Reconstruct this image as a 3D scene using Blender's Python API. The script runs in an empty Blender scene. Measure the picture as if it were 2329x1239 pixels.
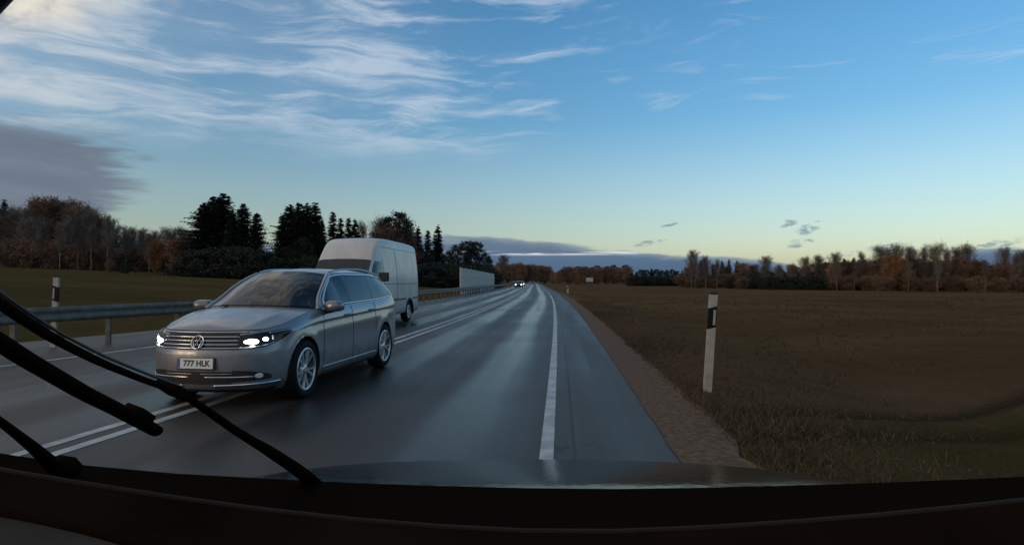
import bpy, bmesh, math, random
import numpy as np
from mathutils import Vector, Matrix

random.seed(7)
RNG = np.random.default_rng(7)
D = bpy.data
SC = bpy.context.scene
COL = SC.collection
R = math.radians

# ------------------------------------------------------------------ camera
CAM_H = 1.37
FPX = 1349.0                      # focal length in photograph pixels (2329 wide)
PITCH = math.atan(20.5 / FPX)
cam_d = D.cameras.new('camera')
cam_d.sensor_width = 36.0
cam_d.lens = 36.0 * FPX / 2329.0
cam_d.clip_start = 0.02
cam_d.clip_end = 6000
cam = D.objects.new('camera', cam_d)
COL.objects.link(cam)
cam.location = (0, 0, CAM_H)
cam.rotation_euler = (math.pi / 2 + PITCH, 0, 0)
SC.camera = cam

SC.view_settings.view_transform = 'Standard'
SC.view_settings.look = 'None'
SC.view_settings.gamma = 1.0
SC.view_settings.use_curve_mapping = False
SC.view_settings.exposure = 0.0

# ------------------------------------------------------------------ sky
SUN_EL = 9.0
SUN_AZ = -125.0                     # degrees, 0 = straight ahead, negative = left
world = D.worlds.new('World')
SC.world = world
world.use_nodes = True
WN = world.node_tree
for n in list(WN.nodes):
    WN.nodes.remove(n)


class NB:
    """tiny node-expression builder"""
    def __init__(self, tree):
        self.t = tree

    def node(self, kind, **kw):
        n = self.t.nodes.new(kind)
        for k, v in kw.items():
            setattr(n, k, v)
        return n

    def put(self, sock, v):
        if isinstance(v, bpy.types.NodeSocket):
            self.t.links.new(v, sock)
        else:
            sock.default_value = v

    def m(self, op, a, b=None, c=None, clamp=False):
        n = self.node('ShaderNodeMath', operation=op, use_clamp=clamp)
        self.put(n.inputs[0], a)
        if b is not None:
            self.put(n.inputs[1], b)
        if c is not None:
            self.put(n.inputs[2], c)
        return n.outputs[0]

    def ss(self, v, lo, hi):
        n = self.node('ShaderNodeMapRange', interpolation_type='SMOOTHSTEP')
        self.put(n.inputs[0], v)
        self.put(n.inputs[1], lo)
        self.put(n.inputs[2], hi)
        return n.outputs[0]

    def lin(self, v, lo, hi, a=0.0, b=1.0):
        n = self.node('ShaderNodeMapRange')
        self.put(n.inputs[0], v)
        for i, q in enumerate((lo, hi, a, b)):
            self.put(n.inputs[i + 1], q)
        return n.outputs[0]

    def vec(self, x, y, z):
        n = self.node('ShaderNodeCombineXYZ')
        for i, q in enumerate((x, y, z)):
            self.put(n.inputs[i], q)
        return n.outputs[0]

    def noise(self, v, scale, detail=5, rough=0.55, dist=0.0):
        n = self.node('ShaderNodeTexNoise')
        self.put(n.inputs['Vector'], v)
        n.inputs['Scale'].default_value = scale
        n.inputs['Detail'].default_value = detail
        n.inputs['Roughness'].default_value = rough
        n.inputs['Distortion'].default_value = dist
        return n.outputs['Fac']

    def mix(self, fac, a, b, blend='MIX'):
        n = self.node('ShaderNodeMix', data_type='RGBA', blend_type=blend)
        self.put(n.inputs[0], fac)
        self.put(n.inputs[6], a if isinstance(a, bpy.types.NodeSocket) else (*a, 1))
        self.put(n.inputs[7], b if isinstance(b, bpy.types.NodeSocket) else (*b, 1))
        return n.outputs[2]

    def ramp(self, v, pts):
        n = self.node('ShaderNodeValToRGB')
        self.put(n.inputs[0], v)
        cr = n.color_ramp
        while len(cr.elements) < len(pts):
            cr.elements.new(0.5)
        for e, (p, c) in zip(cr.elements, pts):
            e.position = p
            e.color = (*c, 1) if isinstance(c, (tuple, list)) else (c, c, c, 1)
        return n.outputs[0]


def build_world():
    b = NB(WN)
    sky = b.node('ShaderNodeTexSky', sky_type='NISHITA', sun_disc=False)
    sky.sun_elevation = R(SUN_EL)
    sky.sun_rotation = R(SUN_AZ)
    sky.altitude = 50
    sky.air_density = 1.0
    sky.dust_density = 1.0
    sky.ozone_density = 2.0
    tc = b.node('ShaderNodeTexCoord')
    sep = b.node('ShaderNodeSeparateXYZ')
    WN.links.new(tc.outputs['Generated'], sep.inputs[0])
    x, y, z = sep.outputs
    az = b.m('ARCTAN2', x, y)
    el = b.m('ARCSINE', b.m('MINIMUM', b.m('MAXIMUM', z, -1.0), 1.0))
    elp = b.m('MAXIMUM', el, 0.0)
    # colours are multiplied by the Background strength below
    S = 0.15
    def C(r, g, bl):
        return (r / S, g / S, bl / S)
    col = b.node('ShaderNodeHueSaturation')
    WN.links.new(b.lin(el, 0.0, 0.26, 0.72, 1.28), col.inputs['Saturation'])
    WN.links.new(b.lin(el, 0.0, 0.36, 1.02, 1.36), col.inputs['Value'])
    WN.links.new(sky.outputs[0], col.inputs['Color'])
    col = col.outputs[0]
    # --- thin layered cirrus, more of it to the left
    tilt = b.m('SUBTRACT', el, b.m('MULTIPLY', az, 0.03))
    wob = b.noise(b.vec(b.m('MULTIPLY', az, 2.0), b.m('MULTIPLY', el, 3.0), 0.7), 2.0, 3, 0.5)
    p1 = b.vec(b.m('MULTIPLY', az, 1.9), b.m('ADD', b.m('MULTIPLY', tilt, 13.0), b.m('MULTIPLY', wob, 0.8)), 6.3)
    n1 = b.noise(p1, 2.8, 10, 0.63, 0.5)
    n2 = b.noise(b.vec(b.m('MULTIPLY', az, 1.6), b.m('MULTIPLY', el, 3.6), 9.0), 2.0, 3, 0.5)
    azl = b.m('SUBTRACT', 2.0, b.m('ARCCOSINE', b.m('COSINE', b.m('ADD', az, 2.0))))      # grows towards the cloudy left, no seam behind
    left = b.ss(azl, -0.55, 0.45)
    cov = b.m('ADD', n1, b.m('MULTIPLY', b.m('SUBTRACT', n2, 0.5), 0.45))
    cov = b.m('ADD', cov, b.m('MULTIPLY', left, 0.20))
    cir = b.ss(cov, 0.57, 0.86)
    cir = b.m('MULTIPLY', cir, b.ss(b.m('ADD', tilt, b.m('MULTIPLY', b.m('SUBTRACT', n2, 0.5), 0.10)), 0.205, 0.26))
    ccol = b.mix(b.ss(az, -0.35, -0.80), C(0.60, 0.68, 0.78), C(0.70, 0.72, 0.72))
    veil = b.m('MULTIPLY', b.m('MULTIPLY', b.ss(azl, -0.05, 0.75), b.ss(tilt, 0.19, 0.30)), b.lin(n2, 0.3, 0.7, 0.14, 0.46))
    col = b.mix(veil, col, C(0.56, 0.64, 0.72))
    col = b.mix(b.m('MULTIPLY', cir, 0.62), col, ccol)
    # --- thicker cloud masses towards the left, lit cream and shaded grey
    p2 = b.vec(b.m('MULTIPLY', az, 2.0), b.m('MULTIPLY', el, 4.0), 1.7)
    n3 = b.noise(p2, 2.2, 8, 0.58, 0.3)
    diag = b.m('SUBTRACT', azl, b.lin(el, 0.20, 0.42, 0.83, 0.50))
    m3 = b.m('ADD', b.m('MULTIPLY', diag, 1.6), b.m('MULTIPLY', b.m('SUBTRACT', n3, 0.5), 0.9))
    mass = b.m('MULTIPLY', b.ss(m3, -0.10, 0.20), b.ss(el, 0.17, 0.25))
    n4 = b.noise(b.vec(b.m('MULTIPLY', az, 3.2), b.m('MULTIPLY', el, 4.5), 5.7), 2.6, 8, 0.62, 0.2)
    shade = b.ss(b.m('ADD', n4, b.m('MULTIPLY', diag, 0.55)), 0.50, 0.66)
    mcol = b.mix(shade, C(0.86, 0.79, 0.66), C(0.40, 0.41, 0.44))
    col = b.mix(b.m('MULTIPLY', mass, 0.85), col, mcol)
    # --- grey bank low on the left
    n5 = b.noise(b.vec(b.m('MULTIPLY', az, 1.3), b.m('MULTIPLY', el, 9.0), 2.2), 5.0, 6, 0.55, 0.4)
    e5 = b.m('ADD', b.m('MULTIPLY', az, -1.0), b.m('MULTIPLY', b.m('SUBTRACT', n5, 0.5), 0.22))
    bank = b.ss(e5, 0.555, 0.62)
    top5 = b.m('ADD', 0.208, b.m('MULTIPLY', b.m('SUBTRACT', n5, 0.5), 0.06))
    bank = b.m('MULTIPLY', bank, b.ss(b.m('SUBTRACT', top5, el), -0.004, 0.02))
    low5 = b.m('ADD', 0.105, b.lin(az, -0.55, -0.75, 0.0, -0.05))
    bank = b.m('MULTIPLY', bank, b.ss(el, b.m('SUBTRACT', low5, 0.012), b.m('ADD', low5, 0.012)))
    bcol = b.mix(n5, C(0.105, 0.130, 0.180), C(0.21, 0.25, 0.32))
    col = b.mix(b.m('MULTIPLY', bank, 0.94), col, bcol)
    # --- blue bank along the horizon
    azn = b.lin(az, -1.2, 1.2)
    top = b.ramp(azn, [(0.0, 0.04), (0.30, 0.055), (0.44, 0.075), (0.52, 0.072), (0.56, 0.057), (0.60, 0.046),
                       (0.665, 0.034), (0.70, 0.012), (0.755, 0.012), (0.775, 0.042), (1.0, 0.06)])
    n6 = b.noise(b.vec(b.m('MULTIPLY', az, 1.0), b.m('MULTIPLY', el, 5.0), 8.8), 9.0, 6, 0.55, 0.3)
    d6 = b.m('SUBTRACT', b.m('ADD', top, b.m('MULTIPLY', b.m('SUBTRACT', n6, 0.5), 0.030)), elp)
    low = b.ss(d6, -0.0015, 0.004)
    lcol = b.mix(b.ss(el, 0.02, 0.07), C(0.066, 0.135, 0.245), C(0.115, 0.175, 0.27))
    lcol = b.mix(b.ss(d6, 0.014, 0.0), lcol, C(0.24, 0.31, 0.36))
    n7 = b.noise(b.vec(b.m('MULTIPLY', az, 0.9), b.m('MULTIPLY', el, 14.0), 4.4), 8.0, 4, 0.5, 0.2)
    st = b.m('MULTIPLY', b.ss(b.m('ABSOLUTE', b.m('SUBTRACT', el, 0.0475)), 0.0050, 0.001), b.ss(n7, 0.44, 0.60))
    lcol = b.mix(st, lcol, C(0.72, 0.76, 0.80))
    col = b.mix(b.m('MULTIPLY', low, 0.95), col, lcol)
    # --- small stray puffs above it
    n8 = b.noise(b.vec(b.m('MULTIPLY', az, 2.0), b.m('MULTIPLY', el, 5.0), 12.3), 26.0, 5, 0.6, 0.4)
    puff = None
    for (pa, pe, wa, we) in ((.462, .0795, .020, .0075), (.440, .088, .012, .0055), (.450, .058, .018, .0050), (.228, .063, .022, .0040), (.262, .092, .016, .0022), (.545, .046, .040, .0040), (.695, .050, .030, .0050)):
        dx = b.m('DIVIDE', b.m('SUBTRACT', az, pa), wa)
        dy = b.m('DIVIDE', b.m('SUBTRACT', b.m('SUBTRACT', el, pe), b.m('MULTIPLY', b.m('SUBTRACT', az, pa), 0.18)), we)
        d2 = b.m('ADD', b.m('MULTIPLY', dx, dx), b.m('MULTIPLY', dy, dy))
        q = b.ss(b.m('ADD', b.m('SUBTRACT', 0.75, b.m('MULTIPLY', d2, 0.7)), b.m('MULTIPLY', b.m('SUBTRACT', n8, 0.5), 6.0)), -0.2, 1.1)
        q = b.m('MULTIPLY', q, b.ss(d2, 3.0, 1.5))
        puff = q if puff is None else b.m('MAXIMUM', puff, q)
    col = b.mix(b.m('MULTIPLY', puff, 0.8), col, C(0.21, 0.31, 0.37))
    bg = b.node('ShaderNodeBackground')
    WN.links.new(col, bg.inputs['Color'])
    bg.inputs['Strength'].default_value = S
    out = b.node('ShaderNodeOutputWorld')
    WN.links.new(bg.outputs[0], out.inputs['Surface'])


build_world()

sun_d = D.lights.new('sun', 'SUN')
sun_d.energy = 0.40
sun_d.angle = R(12)
sun_d.color = (1.0, 0.74, 0.50)
sun = D.objects.new('sun', sun_d)
COL.objects.link(sun)
sd = Vector((math.sin(R(SUN_AZ)) * math.cos(R(SUN_EL)), math.cos(R(SUN_AZ)) * math.cos(R(SUN_EL)), math.sin(R(SUN_EL))))
sun.rotation_euler = (-sd).to_track_quat('-Z', 'Y').to_euler()

# ------------------------------------------------------------------ helpers


def ray(x, y):
    """world direction of a photograph pixel, scaled so that Y = 1"""
    u = (x - 1164.5) / FPX
    v = (619.5 - y) / FPX
    yy = math.cos(PITCH) - v * math.sin(PITCH)
    zz = math.sin(PITCH) + v * math.cos(PITCH)
    return u / yy, zz / yy


def at(x, y, depth):
    u, v = ray(x, y)
    return Vector((u * depth, depth, CAM_H + v * depth))


MATS = {}


def mat(name, col, rough=0.6, metal=0.0, spec=0.5, var=0.0, scale=8.0, bump=0.0, bscale=60.0, coat=0.0, rvar=0.0, col2=None, emit=None, es=0.0, obj_var=0.0):
    m = D.materials.new(name)
    m.use_nodes = True
    t = m.node_tree
    b = NB(t)
    p = t.nodes['Principled BSDF']
    p.inputs['Base Color'].default_value = (*col, 1)
    p.inputs['Roughness'].default_value = rough
    p.inputs['Metallic'].default_value = metal
    p.inputs['Specular IOR Level'].default_value = spec
    if coat:
        p.inputs['Coat Weight'].default_value = coat
        p.inputs['Coat Roughness'].default_value = 0.04
    tc = t.nodes.new('ShaderNodeTexCoord')
    v = tc.outputs['Object']
    if var or col2:
        n = b.noise(v, scale, 6, 0.6)
        c2 = col2 if col2 else tuple(c * (1 - var) for c in col)
        c1 = col if col2 else tuple(min(1, c * (1 + var)) for c in col)
        c = b.mix(b.ss(n, 0.32, 0.68), c2, c1)
        if obj_var:
            oi = t.nodes.new('ShaderNodeObjectInfo')
            hs = t.nodes.new('ShaderNodeHueSaturation')
            t.links.new(c, hs.inputs['Color'])
            t.links.new(b.lin(oi.outputs['Random'], 0, 1, 1 - obj_var, 1 + obj_var), hs.inputs['Value'])
            c = hs.outputs[0]
        t.links.new(c, p.inputs['Base Color'])
    if rvar:
        n = b.noise(v, scale * 2.3, 5, 0.6)
        t.links.new(b.lin(n, 0.3, 0.7, max(0.02, rough - rvar), rough + rvar), p.inputs['Roughness'])
    if bump:
        n = b.noise(v, bscale, 5, 0.6)
        bn = t.nodes.new('ShaderNodeBump')
        bn.inputs['Strength'].default_value = bump
        bn.inputs['Distance'].default_value = 0.02
        t.links.new(n, bn.inputs['Height'])
        t.links.new(bn.outputs[0], p.inputs['Normal'])
    if emit:
        p.inputs['Emission Color'].default_value = (*emit, 1)
        p.inputs['Emission Strength'].default_value = es
    MATS[name] = m
    return m


def mesh(name, verts, faces, m=None, parent=None, smooth=False):
    me = D.meshes.new(name)
    me.from_pydata([tuple(v) for v in verts], [], faces)
    if m is not None:
        me.materials.append(MATS[m] if isinstance(m, str) else m)
    if smooth:
        me.polygons.foreach_set('use_smooth', [True] * len(me.polygons))
    me.update()
    o = D.objects.new(name, me)
    COL.objects.link(o)
    if parent is not None:
        o.parent = parent
    return o


def from_bm(name, bm, m=None, parent=None, smooth=False):
    me = D.meshes.new(name)
    bm.normal_update()
    bm.to_mesh(me)
    bm.free()
    if m is not None:
        me.materials.append(MATS[m] if isinstance(m, str) else m)
    if smooth:
        me.polygons.foreach_set('use_smooth', [True] * len(me.polygons))
    o = D.objects.new(name, me)
    COL.objects.link(o)
    if parent is not None:
        o.parent = parent
    return o


def tag(o, label, cat, group=None, kind=None):
    if label:
        o['label'] = label
    if cat:
        o['category'] = cat
    if group:
        o['group'] = group
    if kind:
        o['kind'] = kind
    return o


def thing(name, label, cat, loc=(0, 0, 0), rz=0.0, group=None):
    o = D.objects.new(name, None)
    o.empty_display_size = 0.2
    COL.objects.link(o)
    o.location = loc
    o.rotation_euler = (0, 0, rz)
    return tag(o, label, cat, group)


def struct(o):
    o['kind'] = 'structure'
    return o


def box_bm(bm, c, s, rot=None, bevel=0.0):
    r = bmesh.ops.create_cube(bm, size=1.0)
    vs = r['verts']
    bmesh.ops.scale(bm, vec=s, verts=vs)
    if bevel:
        es = list({e for v in vs for e in v.link_edges})
        q = bmesh.ops.bevel(bm, geom=es, offset=bevel, segments=2, profile=0.5, affect='EDGES')
        vs = list({v for f in q['faces'] for v in f.verts} | {v for v in vs if v.is_valid})
    if rot is not None:
        bmesh.ops.rotate(bm, verts=vs, cent=(0, 0, 0), matrix=rot)
    bmesh.ops.translate(bm, vec=c, verts=vs)
    return vs


def box(name, c, s, m, parent=None, rot=None, bevel=0.0):
    bm = bmesh.new()
    box_bm(bm, c, s, rot, bevel)
    return from_bm(name, bm, m, parent)


def grid_faces(nu, nv, off=0, flip=False, closed_u=False):
    f = []
    for i in range(nu if closed_u else nu - 1):
        for j in range(nv - 1):
            a = off + i * nv + j
            b_ = off + ((i + 1) % nu) * nv + j
            q = (a, b_, b_ + 1, a + 1)
            f.append(q[::-1] if flip else q)
    return f


def tube_data(path, radii, n=8, cap=True, off=0, flat=1.0, up=None):
    """verts and faces of a tube along path (list of Vector)"""
    path = [Vector(p) for p in path]
    if not isinstance(radii, (list, tuple)):
        radii = [radii] * len(path)
    vs, fs = [], []
    prev = None
    for i, p in enumerate(path):
        d = (path[min(i + 1, len(path) - 1)] - path[max(i - 1, 0)]).normalized()
        if prev is None:
            a = Vector(up) if up is not None else (Vector((0, 0, 1)) if abs(d.z) < 0.9 else Vector((1, 0, 0)))
        else:
            a = prev
        s = d.cross(a).normalized()
        a = s.cross(d).normalized()
        prev = a
        for k in range(n):
            t = 2 * math.pi * k / n
            vs.append(p + s * math.cos(t) * radii[i] + a * math.sin(t) * radii[i] * flat)
    m_ = len(path)
    for i in range(m_ - 1):
        for k in range(n):
            a0 = off + i * n + k
            a1 = off + i * n + (k + 1) % n
            fs.append((a0, a1, a1 + n, a0 + n))
    if cap:
        fs.append(tuple(off + k for k in range(n))[::-1])
        fs.append(tuple(off + (m_ - 1) * n + k for k in range(n)))
    return vs, fs


def tube(name, path, radii, m, parent=None, n=8, flat=1.0, up=None):
    v, f = tube_data(path, radii, n, True, 0, flat, up)
    return mesh(name, v, f, m, parent, True)


def lathe_data(prof, n=32, axis='Y', off=0, closed=False):
    """prof: list of (radius, offset along axis)"""
    vs, fs = [], []
    for (r, a) in prof:
        for k in range(n):
            t = 2 * math.pi * k / n
            vs.append((r * math.cos(t), a, r * math.sin(t)) if axis == 'Y' else (a, r * math.cos(t), r * math.sin(t)))
    for i in range(len(prof) - 1):
        for k in range(n):
            a0 = off + i * n + k
            a1 = off + i * n + (k + 1) % n
            fs.append((a0, a1, a1 + n, a0 + n))
    return vs, fs


def copy_tree(o, parent=None):
    c = o.copy()
    COL.objects.link(c)
    c.parent = parent
    for ch in o.children:
        copy_tree(ch, c)
    return c


def ordinal(i):
    base = ['first', 'second', 'third', 'fourth', 'fifth', 'sixth', 'seventh', 'eighth', 'ninth', 'tenth', 'eleventh', 'twelfth',
            'thirteenth', 'fourteenth', 'fifteenth', 'sixteenth', 'seventeenth', 'eighteenth', 'nineteenth', 'twentieth']
    tens = {2: 'twenty', 3: 'thirty', 4: 'forty', 5: 'fifty', 6: 'sixty'}
    if i < 20:
        return base[i]
    t, r = divmod(i + 1, 10)
    return tens[t] + '-' + base[r - 1] if r else tens[t][:-1] + 'ieth'


# ------------------------------------------------------------------ materials
mat('gravel', (0.165, 0.098, 0.058), 0.95, spec=0.1, var=0.30, scale=16, bump=0.4, bscale=120)
mat('line_paint', (0.60, 0.59, 0.56), 0.55, spec=0.3, col2=(0.36, 0.345, 0.32), scale=3.5, bump=0.15, bscale=120, rvar=0.15)
mat('galv', (0.155, 0.135, 0.11), 0.6, metal=0.25, spec=0.3, var=0.25, scale=5, rvar=0.12)
mat('galv_dark', (0.12, 0.11, 0.10), 0.6, metal=0.4, var=0.25, scale=6)
mat('post_white', (0.46, 0.42, 0.35), 0.6, spec=0.3, col2=(0.34, 0.30, 0.24), scale=7)
mat('post_black', (0.010, 0.009, 0.008), 0.7, spec=0.2)
mat('reflector', (0.40, 0.37, 0.33), 0.3)
mat('wall_panel', (0.50, 0.45, 0.39), 0.75, var=0.08, scale=1.2)
mat('wall_post', (0.48, 0.43, 0.38), 0.6, var=0.1)
mat('paint_silver', (0.262, 0.270, 0.292), 0.28, metal=0.45, coat=0.5)
mat('mirror_paint', (0.20, 0.20, 0.21), 0.30, metal=0.45, coat=0.5)


def grime(m, zlo, zhi, dirt):
    """road dirt thrown up over the lower body, in uneven splashes"""
    t = MATS[m].node_tree
    b = NB(t)
    p = t.nodes['Principled BSDF']
    tc = t.nodes.new('ShaderNodeTexCoord')
    sp = t.nodes.new('ShaderNodeSeparateXYZ')
    t.links.new(tc.outputs['Object'], sp.inputs[0])
    n = b.noise(tc.outputs['Object'], 5.0, 8, 0.68)
    f = b.ss(b.m('ADD', sp.outputs[2], b.m('MULTIPLY', b.m('SUBTRACT', n, 0.5), -0.9)), zhi, zlo)
    f = b.m('MULTIPLY', f, 0.75)
    old = p.inputs['Base Color'].links[0].from_socket if p.inputs['Base Color'].links else tuple(p.inputs['Base Color'].default_value)[:3]
    t.links.new(b.mix(f, old, dirt), p.inputs['Base Color'])
    r0 = p.inputs['Roughness'].default_value
    t.links.new(b.lin(f, 0, .75, r0, .7), p.inputs['Roughness'])
    t.links.new(b.lin(f, 0, .75, p.inputs['Coat Weight'].default_value, .0), p.inputs['Coat Weight'])
    t.links.new(b.lin(f, 0, .75, p.inputs['Metallic'].default_value, .0), p.inputs['Metallic'])


grime('paint_silver', .15, .75, (0.075, 0.062, 0.050))
mat('paint_white', (0.70, 0.66, 0.61), 0.40, coat=0.25, col2=(0.56, 0.51, 0.45), scale=1.1)
grime('paint_white', .2, 1.1, (0.17, 0.14, 0.11))
mat('paint_black', (0.004, 0.004, 0.004), 0.13, spec=0.30, bump=0.10, bscale=22)
mat('paint_dark', (0.02, 0.021, 0.024), 0.3, coat=0.8)
mat('chrome', (0.72, 0.73, 0.75), 0.14, metal=1.0)
mat('satin', (0.45, 0.45, 0.46), 0.32, metal=1.0)
mat('alloy', (0.55, 0.55, 0.56), 0.30, metal=0.85, var=0.12, scale=10)
mat('black_plastic', (0.012, 0.012, 0.013), 0.55)
mat('gloss_black', (0.006, 0.006, 0.006), 0.12)
mat('rubber', (0.006, 0.006, 0.006), 0.8, spec=0.2, var=0.2, scale=30)
mat('matt_black', (0.013, 0.0078, 0.0045), 1.0, spec=0.0)
mat('glass_dark', (0.010, 0.012, 0.012), 0.03, spec=0.6)
mat('lens', (0.012, 0.012, 0.014), 0.06, spec=0.35)
mat('lamp_on', (0.9, 0.9, 0.9), 0.3, emit=(1.0, 0.98, 0.94), es=9.0)
mat('lamp_dim', (0.5, 0.49, 0.46), 0.3, emit=(1.0, 0.97, 0.9), es=0.03)
mat('lamp_far', (0.9, 0.9, 0.9), 0.3, emit=(1.0, 0.96, 0.9), es=9.0)
mat('amber', (0.55, 0.2, 0.02), 0.3)
mat('plate_white', (0.78, 0.78, 0.76), 0.4)
mat('plate_text', (0.01, 0.01, 0.01), 0.5)
mat('plate_blue', (0.02, 0.06, 0.35), 0.4)
mat('dash', (0.018, 0.010, 0.006), 1.0, spec=0.0, var=0.25, scale=6, bump=0.25, bscale=400)
mat('dash_brown', (0.10, 0.068, 0.048), 1.0, spec=0.02, var=0.2, scale=5, bump=0.25, bscale=400)
mat('dash_edge', (0.030, 0.022, 0.016), 0.8, spec=0.15)
mat('bark_birch', (0.29, 0.24, 0.195), 0.9, spec=0.1, col2=(0.10, 0.075, 0.058), scale=1.1, obj_var=0.4)
mat('bark_dark', (0.055, 0.040, 0.030), 0.9, var=0.3, scale=3)
mat('needle', (0.018, 0.026, 0.013), 0.8, var=0.45, scale=1.3, obj_var=0.25)
mat('pine', (0.024, 0.030, 0.015), 0.8, var=0.45, scale=1.0, obj_var=0.25)
mat('twig_grey', (0.150, 0.116, 0.092), 0.9, var=0.3, scale=0.8, obj_var=0.25)
mat('twig_brown', (0.190, 0.112, 0.070), 0.9, var=0.35, scale=0.8, obj_var=0.25)
mat('twig_orange', (0.290, 0.142, 0.064), 0.9, var=0.35, scale=0.8, obj_var=0.2)
mat('sign_face', (0.55, 0.42, 0.38), 0.5, var=0.1)


# ------------------------------------------------------------------ the lie of the road
def edge(Y):
    Y = max(Y, -40.0)
    if Y < 75:
        return -0.12 + 0.085 * Y - 0.00031 * Y * Y
    return -0.12 + 0.085 * 75 - 0.00031 * 75 * 75 + (Y - 75) * 0.0385


def centre(Y):
    return edge(Y) - 3.3 - 1.0 * math.exp(-max(Y, 2.0) / 9.5)


def left_edge(Y):
    return centre(Y) - 0.15 - 3.3 - 4.0 * math.exp(-max(Y, 4.0) / 12.0)


def rail_x(Y):
    return left_edge(Y) - 1.6


def asphalt_r(Y):
    return edge(Y) + 1.05


def asphalt_l(Y):
    return rail_x(Y) - 2.4 + 1.9 * (1 - math.exp(-max(Y - 12, 0) / 10.0))


def sstep(a, b_, v):
    t = min(1.0, max(0.0, (v - a) / (b_ - a)))
    return t * t * (3 - 2 * t)


def n2(x, y):
    return (math.sin(x * 0.21 + 1.3 * math.sin(y * 0.13)) + math.sin(y * 0.17 + 2.1 * math.sin(x * 0.09 + 1.0))) * 0.5


def ground_z(x, y):
    g = asphalt_r(y) + 0.55
    al = asphalt_l(y)
    if x > g:
        d = x - g
        z = -0.03 - 0.42 * sstep(0.6, 4.2, d) + 0.22 * sstep(4.5, 9.0, d) + 0.07 * n2(x, y) * sstep(1.0, 5.0, d)
        z += 0.10 * n2(x * 0.15, y * 0.15) * sstep(10, 60, d)
        z -= 0.30 * sstep(20, 80, d) * sstep(300, 150, y)
        return z
    if x < al:
        d = al - x
        fade = 1.0 - 0.85 * sstep(105, 230, y)
        hill = 0.078 * max(0.0, d - 2.0)
        hill = 6.0 * (1 - math.exp(-hill / 6.0)) if hill > 0 else 0
        return -0.03 + hill * fade + 0.06 * n2(x, y) * sstep(1.0, 6.0, d)
    dd = min(g - x, x - al)
    return -0.03 - 0.12 * sstep(0.0, 0.4, dd)


def track_y(x):
    xs_ = [1.0, 2.25, 3.66, 5.23, 7.98, 12.0, 20.0]
    ys_ = [6.25, 6.37, 6.70, 7.54, 9.24, 12.3, 19.5]
    return float(np.interp(x, xs_, ys_))


def green_amount(x, y):
    """how green the sward is: the strip by the field track to the right and the field to the left"""
    if x > 0:
        yl = track_y(x)
        return 0.85 * sstep(yl + 0.3, yl - 0.9, y) + 0.30 * sstep(2.6, 0.6, abs(x - 5.5 - 0.10 * y)) * sstep(8, 20, y)
    return 0.8


def rut_amount(x, y):
    if x < 1.5 or x > 19:
        return 0.0
    d = (y - track_y(x)) * 0.8
    return max(sstep(.22, .06, abs(d)), .8 * sstep(.20, .05, abs(d + .75)))


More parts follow.
